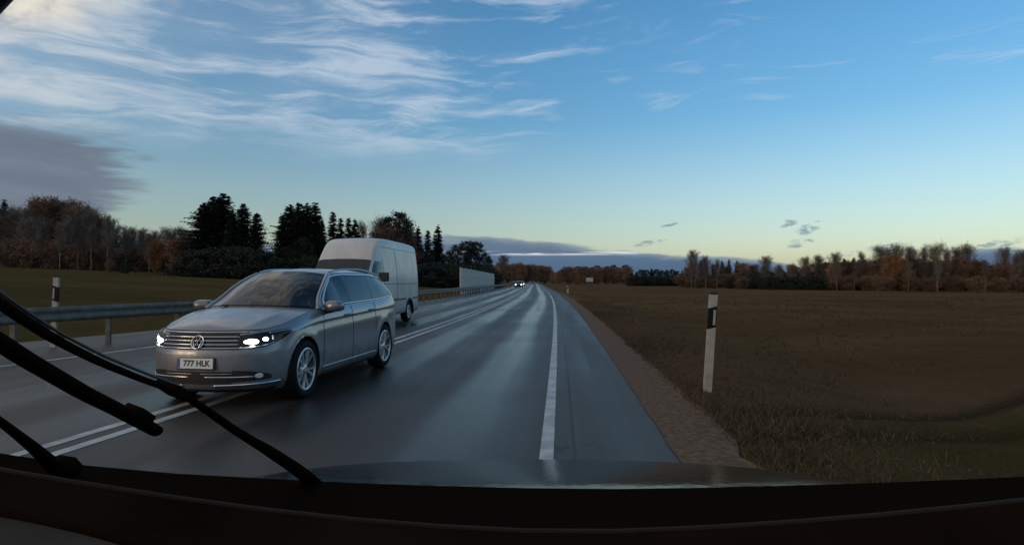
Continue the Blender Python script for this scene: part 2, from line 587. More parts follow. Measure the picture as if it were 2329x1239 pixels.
def build_ground():
    xs = sorted(set([round(v, 3) for v in list(np.arange(-14, 1.01, 0.5)) + list(np.arange(1.0, 16.01, 0.2)) + [s * (16 + 1.13 ** k * 4 - 4) for k in range(1, 46) for s in (-1, 1)]]))
    ys = sorted(set([round(v, 3) for v in list(np.arange(-14, 3.01, 0.5)) + list(np.arange(3.0, 15.01, 0.15)) + list(np.arange(15.5, 24.01, 0.5)) + list(np.arange(25, 130, 2.5)) + [130 + 12 * (1.09 ** k - 1) * 4 for k in range(1, 42)] + [-14 - 4 * 1.3 ** k for k in range(1, 12)]]))
    # rows follow the road: shift every row sideways with the lane edge
    vs, att, rut = [], [], []
    for y in ys:
        sh = edge(min(y, 400)) * 1.0
        for x in xs:
            X = x + sh
            q = rut_amount(X, y)
            vs.append((X, y, ground_z(X, y) - 0.05 * q))
            att.append(green_amount(X, y))
            rut.append(q)
    o = mesh('ground', vs, grid_faces(len(ys), len(xs), 0, True), None, None, True)
    a = o.data.attributes.new('green', 'FLOAT', 'POINT')
    a.data.foreach_set('value', att)
    a = o.data.attributes.new('rut', 'FLOAT', 'POINT')
    a.data.foreach_set('value', rut)
    m = D.materials.new('grassland')
    m.use_nodes = True
    t = m.node_tree
    b = NB(t)
    p = t.nodes['Principled BSDF']
    tc = t.nodes.new('ShaderNodeTexCoord')
    at_ = t.nodes.new('ShaderNodeAttribute')
    at_.attribute_name = 'green'
    v = tc.outputs['Object']
    st = t.nodes.new('ShaderNodeMapping')
    st.inputs['Scale'].default_value = (0.35, 1.0, 1.0)
    t.links.new(v, st.inputs['Vector'])
    big = b.noise(st.outputs[0], 0.16, 5, 0.6, 0.4)
    mid = b.noise(v, 1.3, 6, 0.65)
    fine = b.noise(v, 24.0, 4, 0.7)
    brown = b.mix(b.ss(big, 0.35, 0.65), (0.092, 0.054, 0.028), (0.130, 0.080, 0.043))
    green = b.mix(b.ss(big, 0.35, 0.65), (0.050, 0.044, 0.014), (0.078, 0.062, 0.023))
    g = b.m('ADD', at_.outputs['Fac'], b.m('MULTIPLY', b.m('SUBTRACT', mid, 0.5), 0.9), None, True)
    c = b.mix(g, brown, green)
    pat = b.noise(v, 0.35, 7, 0.66, 0.2)
    c = b.mix(b.m('MULTIPLY', b.ss(pat, 0.50, 0.70), 0.45), c, (0.050, 0.042, 0.014))
    c = b.mix(b.m('MULTIPLY', b.ss(pat, 0.46, 0.30), 0.25), c, (0.170, 0.112, 0.064))
    c = b.mix(b.m('MULTIPLY', b.ss(fine, 0.35, 0.7), 0.6), c, (0.036, 0.023, 0.011))
    c = b.mix(b.m('MULTIPLY', b.ss(mid, 0.52, 0.75), 0.35), c, (0.14, 0.092, 0.052))
    ru = t.nodes.new('ShaderNodeAttribute')
    ru.attribute_name = 'rut'
    c = b.mix(1.0, c, (1.50, 1.46, 1.46), 'MULTIPLY')
    c = b.mix(b.m('MULTIPLY', ru.outputs['Fac'], 0.75), c, (0.034, 0.028, 0.014))
    t.links.new(c, p.inputs['Base Color'])
    p.inputs['Roughness'].default_value = 1.0
    p.inputs['Specular IOR Level'].default_value = 0.0
    bn = t.nodes.new('ShaderNodeBump')
    bn.inputs['Strength'].default_value = 0.9
    bn.inputs['Distance'].default_value = 0.16
    t.links.new(b.noise(v, 5.0, 8, 0.72), bn.inputs['Height'])
    t.links.new(bn.outputs[0], p.inputs['Normal'])
    o.data.materials.append(m)
    struct(o)


def road_ys():
    return [-20 + i * 1.0 for i in range(0, 60)] + [40 + 2.5 * i for i in range(0, 24)] + [100 + 20 * i for i in range(0, 46)]


def strip(name, fl, fr, z, m, ncol=2, jag=0.0, ys=None):
    vs, uv = [], []
    ys = ys or road_ys()
    for y in ys:
        l, r = fl(y), fr(y)
        for j in range(ncol):
            tt = j / (ncol - 1)
            x = l + (r - l) * tt
            if jag and j == ncol - 1:
                x += jag * (random.random() - 0.5)
            vs.append((x, y, z(x, y) if callable(z) else z))
            uv.append((x - edge(y), y))
    o = mesh(name, vs, grid_faces(len(ys), ncol, 0, True), m, None, True)
    ul = o.data.uv_layers.new(name='UVMap')
    for lp in o.data.loops:
        ul.data[lp.index].uv = uv[lp.vertex_index]
    return struct(o)


def build_road():
    m = D.materials.new('wet_asphalt')
    m.use_nodes = True
    t = m.node_tree
    b = NB(t)
    p = t.nodes['Principled BSDF']
    uvn = t.nodes.new('ShaderNodeUVMap')
    uvn.uv_map = 'UVMap'
    sp = t.nodes.new('ShaderNodeSeparateXYZ')
    t.links.new(uvn.outputs[0], sp.inputs[0])
    u, v = sp.outputs[0], sp.outputs[1]
    tc = t.nodes.new('ShaderNodeTexCoord')
    ov = tc.outputs['Object']
    streak = b.noise(b.vec(b.m('MULTIPLY', u, 2.2), b.m('MULTIPLY', v, 0.07), 0.0), 1.0, 3, 0.5)
    blot = b.noise(ov, 0.30, 3, 0.5)
    grain = b.noise(ov, 160.0, 3, 0.7)
    # wheel tracks: wet and smooth, between them rougher
    def track(c, w):
        return b.ss(b.m('ABSOLUTE', b.m('SUBTRACT', u, c)), w, w * 0.25)
    tr = b.m('MAXIMUM', b.m('MAXIMUM', track(-0.85, 0.55), track(-2.55, 0.55)), b.m('MAXIMUM', track(-4.6, 0.55), track(-6.4, 0.6)))
    wet = b.m('ADD', b.m('MULTIPLY', tr, 0.46), b.m('MULTIPLY', streak, 0.75), None, True)
    rough = b.lin(b.m('ADD', wet, b.m('MULTIPLY', b.m('SUBTRACT', blot, 0.5), 0.5)), 0.2, 0.9, 0.60, 0.19)
    t.links.new(rough, p.inputs['Roughness'])
    c = b.mix(b.ss(wet, 0.25, 0.8), (0.066, 0.056, 0.047), (0.036, 0.031, 0.027))
    c = b.mix(b.m('MULTIPLY', b.ss(blot, 0.45, 0.75), 0.4), c, (0.018, 0.018, 0.019))
    c = b.mix(b.m('MULTIPLY', b.ss(grain, 0.5, 0.7), 0.35), c, (0.085, 0.082, 0.078))
    # tar seam between the lanes and paver joints, fine cracks
    seam = b.ss(b.m('ABSOLUTE', b.m('SUBTRACT', b.m('ADD', u, b.m('MULTIPLY', b.m('SUBTRACT', streak, 0.5), 0.06)), 0.22)), 0.022, 0.010)
    vor = t.nodes.new('ShaderNodeTexVoronoi')
    vor.feature = 'DISTANCE_TO_EDGE'
    vor.inputs['Scale'].default_value = 0.33
    wv = t.nodes.new('ShaderNodeVectorMath')
    wv.operation = 'ADD'
    t.links.new(ov, wv.inputs[0])
    nz = t.nodes.new('ShaderNodeTexNoise')
    nz.inputs['Scale'].default_value = 1.7
    nz.inputs['Detail'].default_value = 6
    t.links.new(ov, nz.inputs['Vector'])
    t.links.new(nz.outputs['Color'], wv.inputs[1])
    t.links.new(wv.outputs[0], vor.inputs['Vector'])
    crack = b.m('MULTIPLY', b.ss(vor.outputs['Distance'], 0.006, 0.002), b.ss(blot, 0.50, 0.62))
    c = b.mix(b.m('MULTIPLY', b.m('MAXIMUM', seam, crack), 0.75), c, (0.010, 0.010, 0.010))
    t.links.new(c, p.inputs['Base Color'])
    p.inputs['Specular IOR Level'].default_value = 0.27
    p.inputs['Specular Tint'].default_value = (0.96, 0.76, 0.66, 1)
    bn = t.nodes.new('ShaderNodeBump')
    bn.inputs['Strength'].default_value = 0.28
    bn.inputs['Distance'].default_value = 0.01
    t.links.new(b.noise(ov, 110.0, 4, 0.7), bn.inputs['Height'])
    t.links.new(bn.outputs[0], p.inputs['Normal'])
    strip('road', asphalt_l, asphalt_r, 0.0, m, 10)
    fine = [-20 + 0.25 * i for i in range(0, 240)] + [40 + 1.0 * i for i in range(0, 60)] + [100 + 20 * i for i in range(0, 46)]
    strip('gravel_shoulder', lambda y: asphalt_r(y) - 0.03 + 0.012 * math.sin(y * 7.3) * math.sin(y * 2.9), lambda y: asphalt_r(y) + 0.62 + 0.06 * math.sin(y * 2.3) + 0.05 * math.sin(y * 5.1),
          lambda x, y: 0.006 - 0.035 * max(0.0, (x - asphalt_r(y)) / 0.6), 'gravel', 3, 0.10, fine)
    strip('right_edge_line', lambda y: edge(y) - 0.055, lambda y: edge(y) + 0.055, 0.004, 'line_paint')
    strip('centre_line_right', lambda y: centre(y) - 0.06, lambda y: centre(y) + 0.06, 0.004, 'line_paint')
    strip('centre_line_left', lambda y: centre(y) - 0.34, lambda y: centre(y) - 0.22, 0.004, 'line_paint')
    strip('left_edge_line', lambda y: left_edge(y) - 0.06, lambda y: left_edge(y) + 0.06, 0.004, 'line_paint')


# ------------------------------------------------------------------ guard rail, posts, wall
def build_guard_rail():
    root = thing('guard_rail', 'long galvanised steel guard rail along the far left road edge, behind the oncoming vehicles', 'guard rail', (rail_x(14), 14, 0))
    bx, by = rail_x(14), 14.0
    # W-beam section, x towards the road, z up
    prof = [(-0.012, 0.0), (0.010, 0.015), (0.035, 0.05), (0.040, 0.085), (0.008, 0.125), (0.0, 0.155), (0.008, 0.185), (0.040, 0.225), (0.035, 0.26), (0.010, 0.295), (-0.012, 0.31)]
    ys = [1.0 + 4.0 * i for i in range(0, 46)]
    post_me = None
    for i in range(len(ys) - 1):
        y0, y1 = ys[i], ys[i + 1] + 0.12
        vs = []
        n = 5
        for k in range(n):
            y = y0 + (y1 - y0) * k / (n - 1)
            sl = (rail_x(y + 0.5) - rail_x(y - 0.5))
            nrm = Vector((1, -sl, 0)).normalized()
            lap = 0.004 * (1 - k / (n - 1))
            zt = 0.50 + 0.05 * sstep(22, 12, y)
            for (px_, pz_) in prof:
                vs.append((rail_x(y) - bx + nrm.x * (px_ + lap), y - by + nrm.y * (px_ + lap), zt + pz_))
        mesh('rail_beam', vs, grid_faces(n, len(prof), 0, False), 'galv', root, True)
        for yy in ((y0 + 0.3, y0 + 2.3) if y0 < 70 else (y0 + 0.3,)):
            if post_me is None:
                o = box('post', (0, 0, 0), (0.10, 0.06, 0.90), 'galv_dark', root)
                post_me = o.data
            else:
                o = D.objects.new('post', post_me)
                COL.objects.link(o)
                o.parent = root
            zt = 0.05 * sstep(22, 12, yy)
            o.location = (rail_x(yy) - bx - 0.075, yy - by, 0.33 + zt)


def marker_post(loc, h, w, lean, label, flip=1, m='post_white'):
    """white roadside marker post with slanted black band and reflector"""
    root = thing('marker_post', label, 'marker post', loc)
    root.rotation_euler = (0, lean, 0)
    d = w * 0.7
    s = 0.5 * w
    def seg(name, zb, zt, sl_b, sl_t, mm, grow=0.0, taper=True):
        a = s + grow
        sect = [(-a, -d / 2 - grow), (a, -d / 2 - grow), (a * 1.0, d / 4), (a * 0.45, d / 2 + grow), (-a * 0.45, d / 2 + grow), (-a, d / 4)]
        vs = []
        for (z, sl) in ((zb, sl_b), (zt, sl_t)):
            for (x, y) in sect:
                vs.append((x, y, z + sl * flip * x / s))
        n = len(sect)
        fs = [tuple(range(n))[::-1], tuple(range(n, 2 * n))] + [(k, (k + 1) % n, n + (k + 1) % n, n + k) for k in range(n)]
        return mesh(name, vs, fs, mm, root)
    sl = 0.16 * w
    seg('lower_shaft', -0.12, h * 0.655, 0, sl, m)
    seg('black_band', h * 0.655, h * 0.87, sl, sl, 'post_black', 0.0)
    seg('head', h * 0.87, h, sl, 0.0, m)
    mesh('cap', [(-s * 1.05, -d / 2 - .004, h), (s * 1.05, -d / 2 - .004, h), (s * 1.05, d / 2, h), (-s * 1.05, d / 2, h),
                 (-s * .9, -d / 2, h + .02), (s * .9, -d / 2, h + .02), (s * .9, d / 2 - .01, h + .02), (-s * .9, d / 2 - .01, h + .02)],
         [(3, 2, 1, 0), (4, 5, 6, 7), (0, 1, 5, 4), (1, 2, 6, 5), (2, 3, 7, 6), (3, 0, 4, 7)], 'post_black', root)
    rw = 0.20 * w
    xo = 0.22 * w * flip
    box('reflector', (xo, -d / 2 - 0.004, h * 0.765), (rw * 1.5, 0.010, h * 0.155), 'reflector', root, bevel=0.003)
    return root


def build_wall():
    y0, y1, off = 62.0, 112.0, 3.0
    X0 = lambda y: edge(y) - 8.9 - off * 0.15
    zb = 0.0
    root = thing('noise_barrier', 'pale grey noise barrier wall behind the guard rail beyond the white van', 'wall', (X0(y0), y0, 0))
    n = 10
    pm = None
    for i in range(n):
        a, c = y0 + (y1 - y0) * i / n, y0 + (y1 - y0) * (i + 1) / n
        pa, pc = Vector((X0(a) - X0(y0), a - y0, 0)), Vector((X0(c) - X0(y0), c - y0, 0))
        dirv = (pc - pa)
        L = dirv.length
        ang = math.atan2(dirv.y, dirv.x)
        for k in range(3):
            o = box('panel', (L / 2, 0, -0.3 + 0.03 + 1.03 * k + 0.5), (L - 0.16, 0.12, 1.015), 'wall_panel', root, bevel=0.012) if pm is None else None
            if o is None:
                o = D.objects.new('panel', pm)
                COL.objects.link(o)
                o.parent = root
            else:
                pm = o.data
                for v in pm.vertices:
                    v.co.z -= (-0.3 + 0.03 + 0.5)
            o.location = pa + Vector((0, 0, -0.3 + 0.03 + 1.03 * k + 0.5))
            o.rotation_euler = (0, 0, ang)
    pom = None
    for i in range(n + 1):
        a = y0 + (y1 - y0) * i / n
        if pom is None:
            o = box('post', (0, 0, 0), (0.16, 0.14, 3.2), 'wall_post', root)
            pom = o.data
        else:
            o = D.objects.new('post', pom)
            COL.objects.link(o)
            o.parent = root
        o.location = (X0(a) - X0(y0), a - y0, 1.25)


# ------------------------------------------------------------------ trees
def tri_soup(name, V, F, m):
    me = D.meshes.new(name)
    me.from_pydata([tuple(v) for v in V], [], F)
    me.materials.append(MATS[m])
    me.update()
    return me


def trunk_mesh(H, r0, m, seed, top=0.9, wob=0.15, n=7):
    rg = random.Random(seed)
    path, rad = [], []
    for i in range(9):
        t = i / 8
        path.append(Vector((wob * math.sin(t * 3 + seed) * t, wob * math.cos(t * 2.3 + seed * 2) * t, -0.4 + (H * top + 0.4) * t)))
        rad.append(r0 * (1 - 0.85 * t) * (1.35 if i == 0 else 1))
    v, f = tube_data(path, rad, n)
    me = D.meshes.new('trunk')
    me.from_pydata([tuple(a) for a in v], [], f)
    me.materials.append(MATS[m])
    me.polygons.foreach_set('use_smooth', [True] * len(me.polygons))
    return me, path


def spruce_meshes(seed, H=10.0, Rr=1.9, m='needle', lv=44, low=0.03):
    rg = random.Random(seed)
    tm, _ = trunk_mesh(H, 0.16, 'bark_dark', seed, 0.97, 0.05)
    V, F = [], []
    for i in range(lv):
        t = (i + rg.random() * 0.5) / lv
        z = H * (low + (1 - low) * t)
        r = Rr * 1.35 * (1 - t) ** 0.80 * (0.75 + 0.45 * rg.random()) + 0.10
        nb = rg.randint(5, 8) if t < 0.8 else 5
        for k in range(nb):
            a = 2 * math.pi * (k + rg.random() * 0.7) / nb
            rr = r * (0.6 + 0.55 * rg.random())
            d = Vector((math.cos(a), math.sin(a), 0))
            s = Vector((-math.sin(a), math.cos(a), 0))
            zj = rg.uniform(-.5, .5) * H / lv * 1.8
            droop = (0.42 - 0.55 * t) * rr
            p0 = Vector((0, 0, min(H, z + zj)))
            nseg = max(3, int(rr / 0.28))
            for q in range(nseg):
                f0 = (q + 0.3) / nseg
                c = p0 + d * rr * f0 + Vector((0, 0, -droop * f0 ** 1.4 + 0.12 * rr * f0 * f0))
                w = (0.30 * (1 - f0) + 0.13) * (0.7 + 0.6 * rg.random()) * min(1.0, rr / 0.9 + 0.35)
                for sg in (-1, 1):
                    tip = c + s * sg * w * 1.3 + d * w * (0.5 + rg.random() * 0.6) + Vector((0, 0, -w * (0.25 + 0.5 * rg.random())))
                    b0 = len(V)
                    V += [c - d * w * 0.45, c + d * w * 0.5 + Vector((0, 0, 0.06)), tip]
                    F.append((b0, b0 + 1, b0 + 2))
                b0 = len(V)
                V += [c - s * w * 0.3, c + s * w * 0.3, c + d * w * 0.7 + Vector((0, 0, -w * 0.9))]
                F.append((b0, b0 + 1, b0 + 2))
    # leader
    b0 = len(V)
    V += [Vector((-.06, 0, H * .95)), Vector((.06, 0, H * .95)), Vector((0, 0, H * 1.02)), Vector((0, -.06, H * .95)), Vector((0, .06, H * .95))]
    F += [(b0, b0 + 1, b0 + 2), (b0 + 3, b0 + 4, b0 + 2)]
    return tm, tri_soup('crown', V, F, m), H


def twiggy_meshes(seed, H=10.0, spread=2.0, bark='bark_birch', m='twig_grey', start=0.30, ntw=5200, limbs=26, tw=(0.35, 0.75), width=0.030, round_=0.0, r0=0.13, lean=0.9):
    """a bare broadleaved tree: trunk, limbs and a cloud of fine twigs along the limbs"""
    rg = random.Random(seed)
    tm, path = trunk_mesh(H, r0, bark, seed, 0.93, 0.25)
    V, F = [], []
    ends = []
    for i in range(limbs):
        t = start + (0.93 - start) * (i + rg.random()) / limbs
        k = min(7, int(t / 0.93 * 8))
        base = path[k].lerp(path[k + 1], t / 0.93 * 8 - k)
        a = i * 2.4 + rg.random()
        prof = math.sin(math.pi * min(1, max(0.05, (t - start) / (1.02 - start)) ** (0.75))) if round_ else (1 - t) ** 0.7 * 1.35
        L = spread * (0.45 + 0.75 * prof) * (0.7 + 0.5 * rg.random())
        up = lean + 0.5 * t
        d = Vector((math.cos(a), math.sin(a), up)).normalized()
        p = base.copy()
        pts = [p.copy()]
        for q in range(5):
            d = (d + Vector((rg.uniform(-.25, .25), rg.uniform(-.25, .25), rg.uniform(-.05, .2)))).normalized()
            p = p + d * L / 5
            pts.append(p.copy())
        v, f = tube_data(pts, [0.045 * (1 - 0.16 * q) * (1.2 - t) + 0.006 for q in range(6)], 4, False, len(V))
        V += v
        F += f
        ends.append(pts)
    for i in range(ntw):
        pts = ends[rg.randrange(limbs)]
        q = min(4.999, 5 * rg.random() ** 0.7)
        k = int(q)
        c = pts[k].lerp(pts[k + 1], q - k)
        c = c + Vector((rg.gauss(0, .30), rg.gauss(0, .30), rg.gauss(0, .28))) * (0.4 + 0.25 * spread)
        d = Vector((rg.gauss(0, .6), rg.gauss(0, .6), 0.55 + rg.gauss(0, .5))).normalized()
        L = rg.uniform(*tw)
        s = d.cross(Vector((rg.gauss(0, 1), rg.gauss(0, 1), rg.gauss(0, 1)))).normalized() * width * (0.6 + rg.random())
        b0 = len(V)
        V += [c - s, c + s, c + d * L]
        F.append((b0, b0 + 1, b0 + 2))
    return tm, tri_soup('crown', V, F, m), sorted(v[2] for v in V)[-max(2, len(V) // 400)]


def leafy_meshes(seed, H=10.0, Rr=2.6, m='pine', start=0.2, clumps=90, per=70, leaf=0.16, bark='bark_dark', cr=0.55, top_round=1.0):
    rg = random.Random(seed)
    tm, path = trunk_mesh(H, 0.16, bark, seed, 0.9, 0.3)
    V, F = [], []
    for i in range(clumps):
        t = start + (1 - start) * rg.random()
        u = (t - start) / (1 - start)
        prof = (math.sin(math.pi * min(0.98, 0.12 + 0.86 * u)) ** 0.6) * top_round + (1 - u) * (1 - top_round)
        a = rg.random() * 6.283
        rr = Rr * prof * (0.35 + 0.65 * math.sqrt(rg.random()))
        c = Vector((rr * math.cos(a), rr * math.sin(a), H * t * 0.97))
        k = min(7, int(max(0, (t - 0.12)) / 0.9 * 8))
        v, f = tube_data([path[k], (path[k] + c) / 2 + Vector((0, 0, -.1)), c], [0.05, 0.03, 0.01], 3, False, len(V))
        V += v
        F += f
        sz = cr * (0.6 + 0.8 * rg.random())
        for q in range(per):
            p = c + Vector((rg.gauss(0, .5) * sz, rg.gauss(0, .5) * sz, rg.gauss(0, .38) * sz))
            d = Vector((rg.gauss(0, 1), rg.gauss(0, 1), rg.gauss(0.3, 1))).normalized()
            s = d.cross(Vector((rg.gauss(0, 1), rg.gauss(0, 1), rg.gauss(0, 1)))).normalized()
            L = leaf * (0.6 + 0.9 * rg.random())
            b0 = len(V)
            V += [p - s * L * 0.45, p + s * L * 0.45, p + d * L * 1.3]
            F.append((b0, b0 + 1, b0 + 2))
    return tm, tri_soup('crown', V, F, m), H


KIND = {}


def tree_kinds():
    KIND['spruce'] = [spruce_meshes(s, Rr=r_) for s, r_ in ((1, 1.7), (2, 1.45), (3, 2.0))]
    KIND['broad_spruce'] = [spruce_meshes(s, Rr=r_, lv=52) for s, r_ in ((11, 2.6), (12, 3.0))]
    KIND['thin_spruce'] = [spruce_meshes(s, Rr=r_, lv=40) for s, r_ in ((21, 1.0), (22, 1.25))]
    KIND['dark'] = [leafy_meshes(s, m='pine', Rr=2.9, clumps=110, start=0.08) for s in (31, 32)]
    KIND['pine'] = [leafy_meshes(s, m='pine', Rr=1.9, start=0.35, clumps=80) for s in (34, 35)]
    KIND['birch'] = [twiggy_meshes(s, m='twig_grey', spread=3.1, ntw=5600, limbs=40, start=.24, tw=(.5, 1.1), width=.020, round_=1.0, lean=.75) for s in (41, 42, 43)]
    KIND['thin_birch'] = [twiggy_meshes(s, m='twig_grey', spread=1.7, ntw=2600, limbs=26, start=.36, r0=0.10, tw=(.5, 1.0), width=.018, lean=1.0) for s in (44, 45)]
    KIND['pole_birch'] = [twiggy_meshes(s, m='twig_grey', spread=1.6, ntw=1700, limbs=22, start=.42, r0=0.12, tw=(.5, 1.0), width=.016, lean=1.1) for s in (47, 48, 49)]
    KIND['brown'] = [twiggy_meshes(s, m='twig_brown', spread=3.6, ntw=10000, limbs=44, start=0.12, width=0.040, round_=1.0, lean=0.6) for s in (51, 52, 53)]
    KIND['orange'] = [twiggy_meshes(s, m='twig_orange', spread=3.8, ntw=12000, limbs=46, start=0.06, width=0.045, round_=1.0, lean=0.6) for s in (61, 62)]
    KIND['bush'] = [twiggy_meshes(s, H=4.0, m='twig_brown', bark='bark_dark', spread=2.6, ntw=7000, limbs=40, start=0.04, width=0.035, round_=1.0, lean=0.5, tw=(.2, .5), r0=0.06) for s in (71, 72)]
    KIND['dark_bush'] = [leafy_meshes(s, H=4.0, m='pine', Rr=2.6, start=0.02, clumps=90, leaf=0.14) for s in (81, 82)]


def plant(kind, x, ytop, depth, label, group, wf=1.0, name=None):
    u, v = ray(x, ytop)
    X = u * depth
    zt = CAM_H + v * depth
    zb = ground_z(X, depth)
    h = max(0.8, zt - zb)
    vr = KIND[kind]
    tm, cm, H = vr[random.randrange(len(vr))]
    s = h / H
    wf *= {'broad_spruce': 1.55, 'spruce': 1.4, 'thin_spruce': 1.35}.get(kind, 1.0)
    names = {'spruce': 'spruce_tree', 'broad_spruce': 'spruce_tree', 'thin_spruce': 'spruce_tree', 'dark': 'evergreen_tree', 'pine': 'pine_tree', 'birch': 'birch_tree', 'thin_birch': 'birch_tree', 'pole_birch': 'birch_tree',
             'brown': 'bare_tree', 'orange': 'autumn_tree', 'bush': 'bush', 'dark_bush': 'evergreen_bush'}
    cats = {'bush': 'bush', 'dark_bush': 'bush'}
    o = thing(name or names[kind], label, cats.get(kind, 'tree'), (X, depth, zb), random.random() * 6.28, group)
    o.scale = (s * wf, s * wf, s)
    for n, me in (('trunk', tm), ('crown', cm)):
        c = D.objects.new(n, me)
        COL.objects.link(c)
        c.parent = o
    return o


def wood(items, noun_of, where, group):
    """items: (kind, x, ytop, depth[, wf]); every one gets a label with its place among its like"""
    items = sorted(items, key=lambda q: q[1])
    count = {}
    for q in items:
        count[q[0]] = count.get(q[0], 0) + 1
    seen = {}
    for q in items:
        k = q[0]
        i = seen.get(k, 0)
        seen[k] = i + 1
        n = count[k]
        lab = ('%s %s' % (noun_of[k], where)) if n == 1 else ('%s %s from the left %s' % (ordinal(i), noun_of[k], where))
        plant(k, q[1], q[2], q[3], lab, group, q[4] if len(q) > 4 else 1.0)


NOUN = {'spruce': 'dark pointed spruce', 'broad_spruce': 'broad black-green spruce', 'thin_spruce': 'slim dark spruce', 'dark': 'dark rounded evergreen', 'pine': 'dark open-crowned pine',
        'birch': 'bare grey birch', 'thin_birch': 'slender bare birch', 'pole_birch': 'pale-stemmed birch', 'brown': 'bare brown tree', 'orange': 'russet autumn tree', 'bush': 'low brown bush', 'dark_bush': 'low dark bush'}


def build_trees():
    tree_kinds()
    rr = random.Random(5)
    J = lambda a: rr.uniform(-a, a)
    # far left: birches and russet trees on the rise
    L = [('thin_birch', -18, 452, 84), ('spruce', 10, 455, 95, .7), ('birch', 36, 466, 86), ('thin_birch', 58, 470, 82), ('brown', 82, 462, 90), ('orange', 108, 452, 92, 1.1), ('brown', 134, 450, 90),
         ('orange', 158, 458, 94), ('brown', 186, 464, 88), ('birch', 206, 470, 86), ('thin_birch', 222, 482, 84), ('brown', 236, 492, 92), ('birch', 60, 492, 80), ('thin_birch', 100, 500, 79),
         ('thin_birch', 150, 498, 78), ('thin_birch', 186, 505, 78), ('bush', 20, 545, 78, 1.5), ('bush', 75, 540, 79, 1.6), ('bush', 130, 545, 78, 1.5), ('bush', 190, 545, 77, 1.5), ('bush', 235, 555, 78, 1.4),
         ('brown', -40, 480, 92), ('brown', 5, 490, 92), ('orange', 50, 480, 96)]
    L += [('pole_birch', 66 + 22 * i + J(16), 486 + 2.0 * i + J(14), 79 + J(6)) for i in range(9)]
    L += [('bush', -20 + 38 * i + J(6), 548 + J(6), 98, 2.2) for i in range(8)] + [('dark_bush', 0 + 60 * i + J(8), 560, 100, 2.2) for i in range(5)]
    wood(L, NOUN, 'in the birch wood at far left', 'birch wood on the rise at the far left')
    L = [('birch', 262, 508, 88, .8), ('thin_birch', 284, 512, 86), ('birch', 304, 514, 90, .8), ('thin_birch', 326, 516, 86), ('birch', 350, 522, 90, .8), ('birch', 378, 514, 94, .8), ('thin_birch', 396, 516, 90), ('birch', 412, 514, 94, .8), ('birch', 432, 520, 92, .8),
         ('bush', 270, 560, 82, 1.6), ('bush', 312, 562, 82, 1.5), ('brown', 290, 535, 94), ('brown', 340, 535, 96), ('orange', 356, 545, 76, 1.0), ('orange', 404, 541, 74, 1.1), ('bush', 250, 590, 70), ('dark_bush', 284, 598, 70, .7)]
    L += [('pole_birch', 262 + 30 * i + J(14), 520 + J(8), 80 + J(5)) for i in range(6)]
    L += [('bush', 262 + 30 * i + J(5), 556 + J(5), 100, 2.2) for i in range(7)] + [('dark_bush', 280 + 50 * i, 572, 102, 2.4) for i in range(4)]
    wood(L, NOUN, 'in the thicket left of the spruces', 'low thicket left of the spruces')
    L = [('broad_spruce', 466, 462, 74), ('broad_spruce', 486, 448, 76), ('broad_spruce', 508, 441, 75), ('spruce', 530, 482, 72), ('broad_spruce', 553, 464, 75, .8), ('spruce', 584, 484, 74), ('dark_bush', 450, 570, 70, 1.3), ('dark_bush', 500, 565, 70, 1.4),
         ('dark_bush', 550, 565, 70, 1.4), ('dark', 520, 520, 78, 1.0), ('dark', 470, 530, 78, .9), ('dark_bush', 600, 580, 76, 1.5), ('dark', 575, 545, 78, .9)]
    wood(L, NOUN, 'in the spruce clump above the silver car', 'tall spruce clump above the silver car')
    L = [('spruce', 642, 490, 84), ('broad_spruce', 660, 466, 86, .8), ('spruce', 680, 461, 85), ('broad_spruce', 699, 463, 87, .7), ('spruce', 717, 462, 86), ('dark', 690, 540, 82), ('dark', 650, 560, 80, 1.1), ('dark_bush', 630, 590, 78, 1.5), ('dark_bush', 700, 585, 78, 1.4), ('spruce', 732, 500, 88, .8)]
    L += [('dark', 606 + 26 * i + J(6), 566 + J(8), 92, 1.2) for i in range(6)]
    L += [('dark_bush', 612 + 22 * i, 596 + J(4), 96, 2.4) for i in range(7)]
    wood(L, NOUN, 'in the clump just left of the van', 'spruce clump left of the van')
    L = [('thin_spruce', 757, 482, 92), ('thin_spruce', 775, 496, 94), ('thin_spruce', 793, 496, 94), ('thin_spruce', 808, 498, 95), ('thin_birch', 826, 500, 98), ('birch', 866, 490, 104), ('pine', 884, 494, 102), ('pine', 906, 483, 102, 1.2), ('thin_birch', 927, 500, 104),
         ('brown', 860, 520, 100, 1.0), ('brown', 890, 515, 100, 1.0), ('brown', 922, 522, 102), ('thin_spruce', 951, 516, 106), ('thin_spruce', 973, 524, 108), ('thin_spruce', 996, 512, 106),
         ('dark', 770, 540, 92, 1.2), ('dark', 820, 545, 94, 1.2), ('dark', 950, 562, 104, 1.3), ('dark', 985, 568, 106, 1.3), ('dark_bush', 940, 600, 90, 1.6), ('dark_bush', 985, 600, 92, 1.6), ('dark_bush', 1030, 602, 96, 1.6)]
    wood(L, NOUN, 'in the wood rising behind the van', 'ragged wood behind the van')
    L = [('dark', 1020, 570, 116), ('dark', 1042, 556, 118, 1.1), ('dark', 1062, 547, 120, 1.1), ('dark', 1084, 549, 122, 1.0), ('dark', 1102, 574, 126, .9), ('dark_bush', 1070, 600, 118, 1.7), ('dark_bush', 1112, 610, 124, 1.2)]
    wood(L, NOUN, 'in the copse above the barrier wall', 'dark copse above the barrier wall')
    # woods closing the road ahead
    L = [('birch', 1146, 577, 260, 1.0)]
    for i in range(15):
        x = 1118 + i * 9.2
        yt = 599 + 0.10 * max(0, x - 1190) + J(3)
        L.append((('brown', 'orange', 'brown')[i % 3], x, yt + (6 if x < 1128 else 0), 330 + i * 14 + J(15), 1.3))
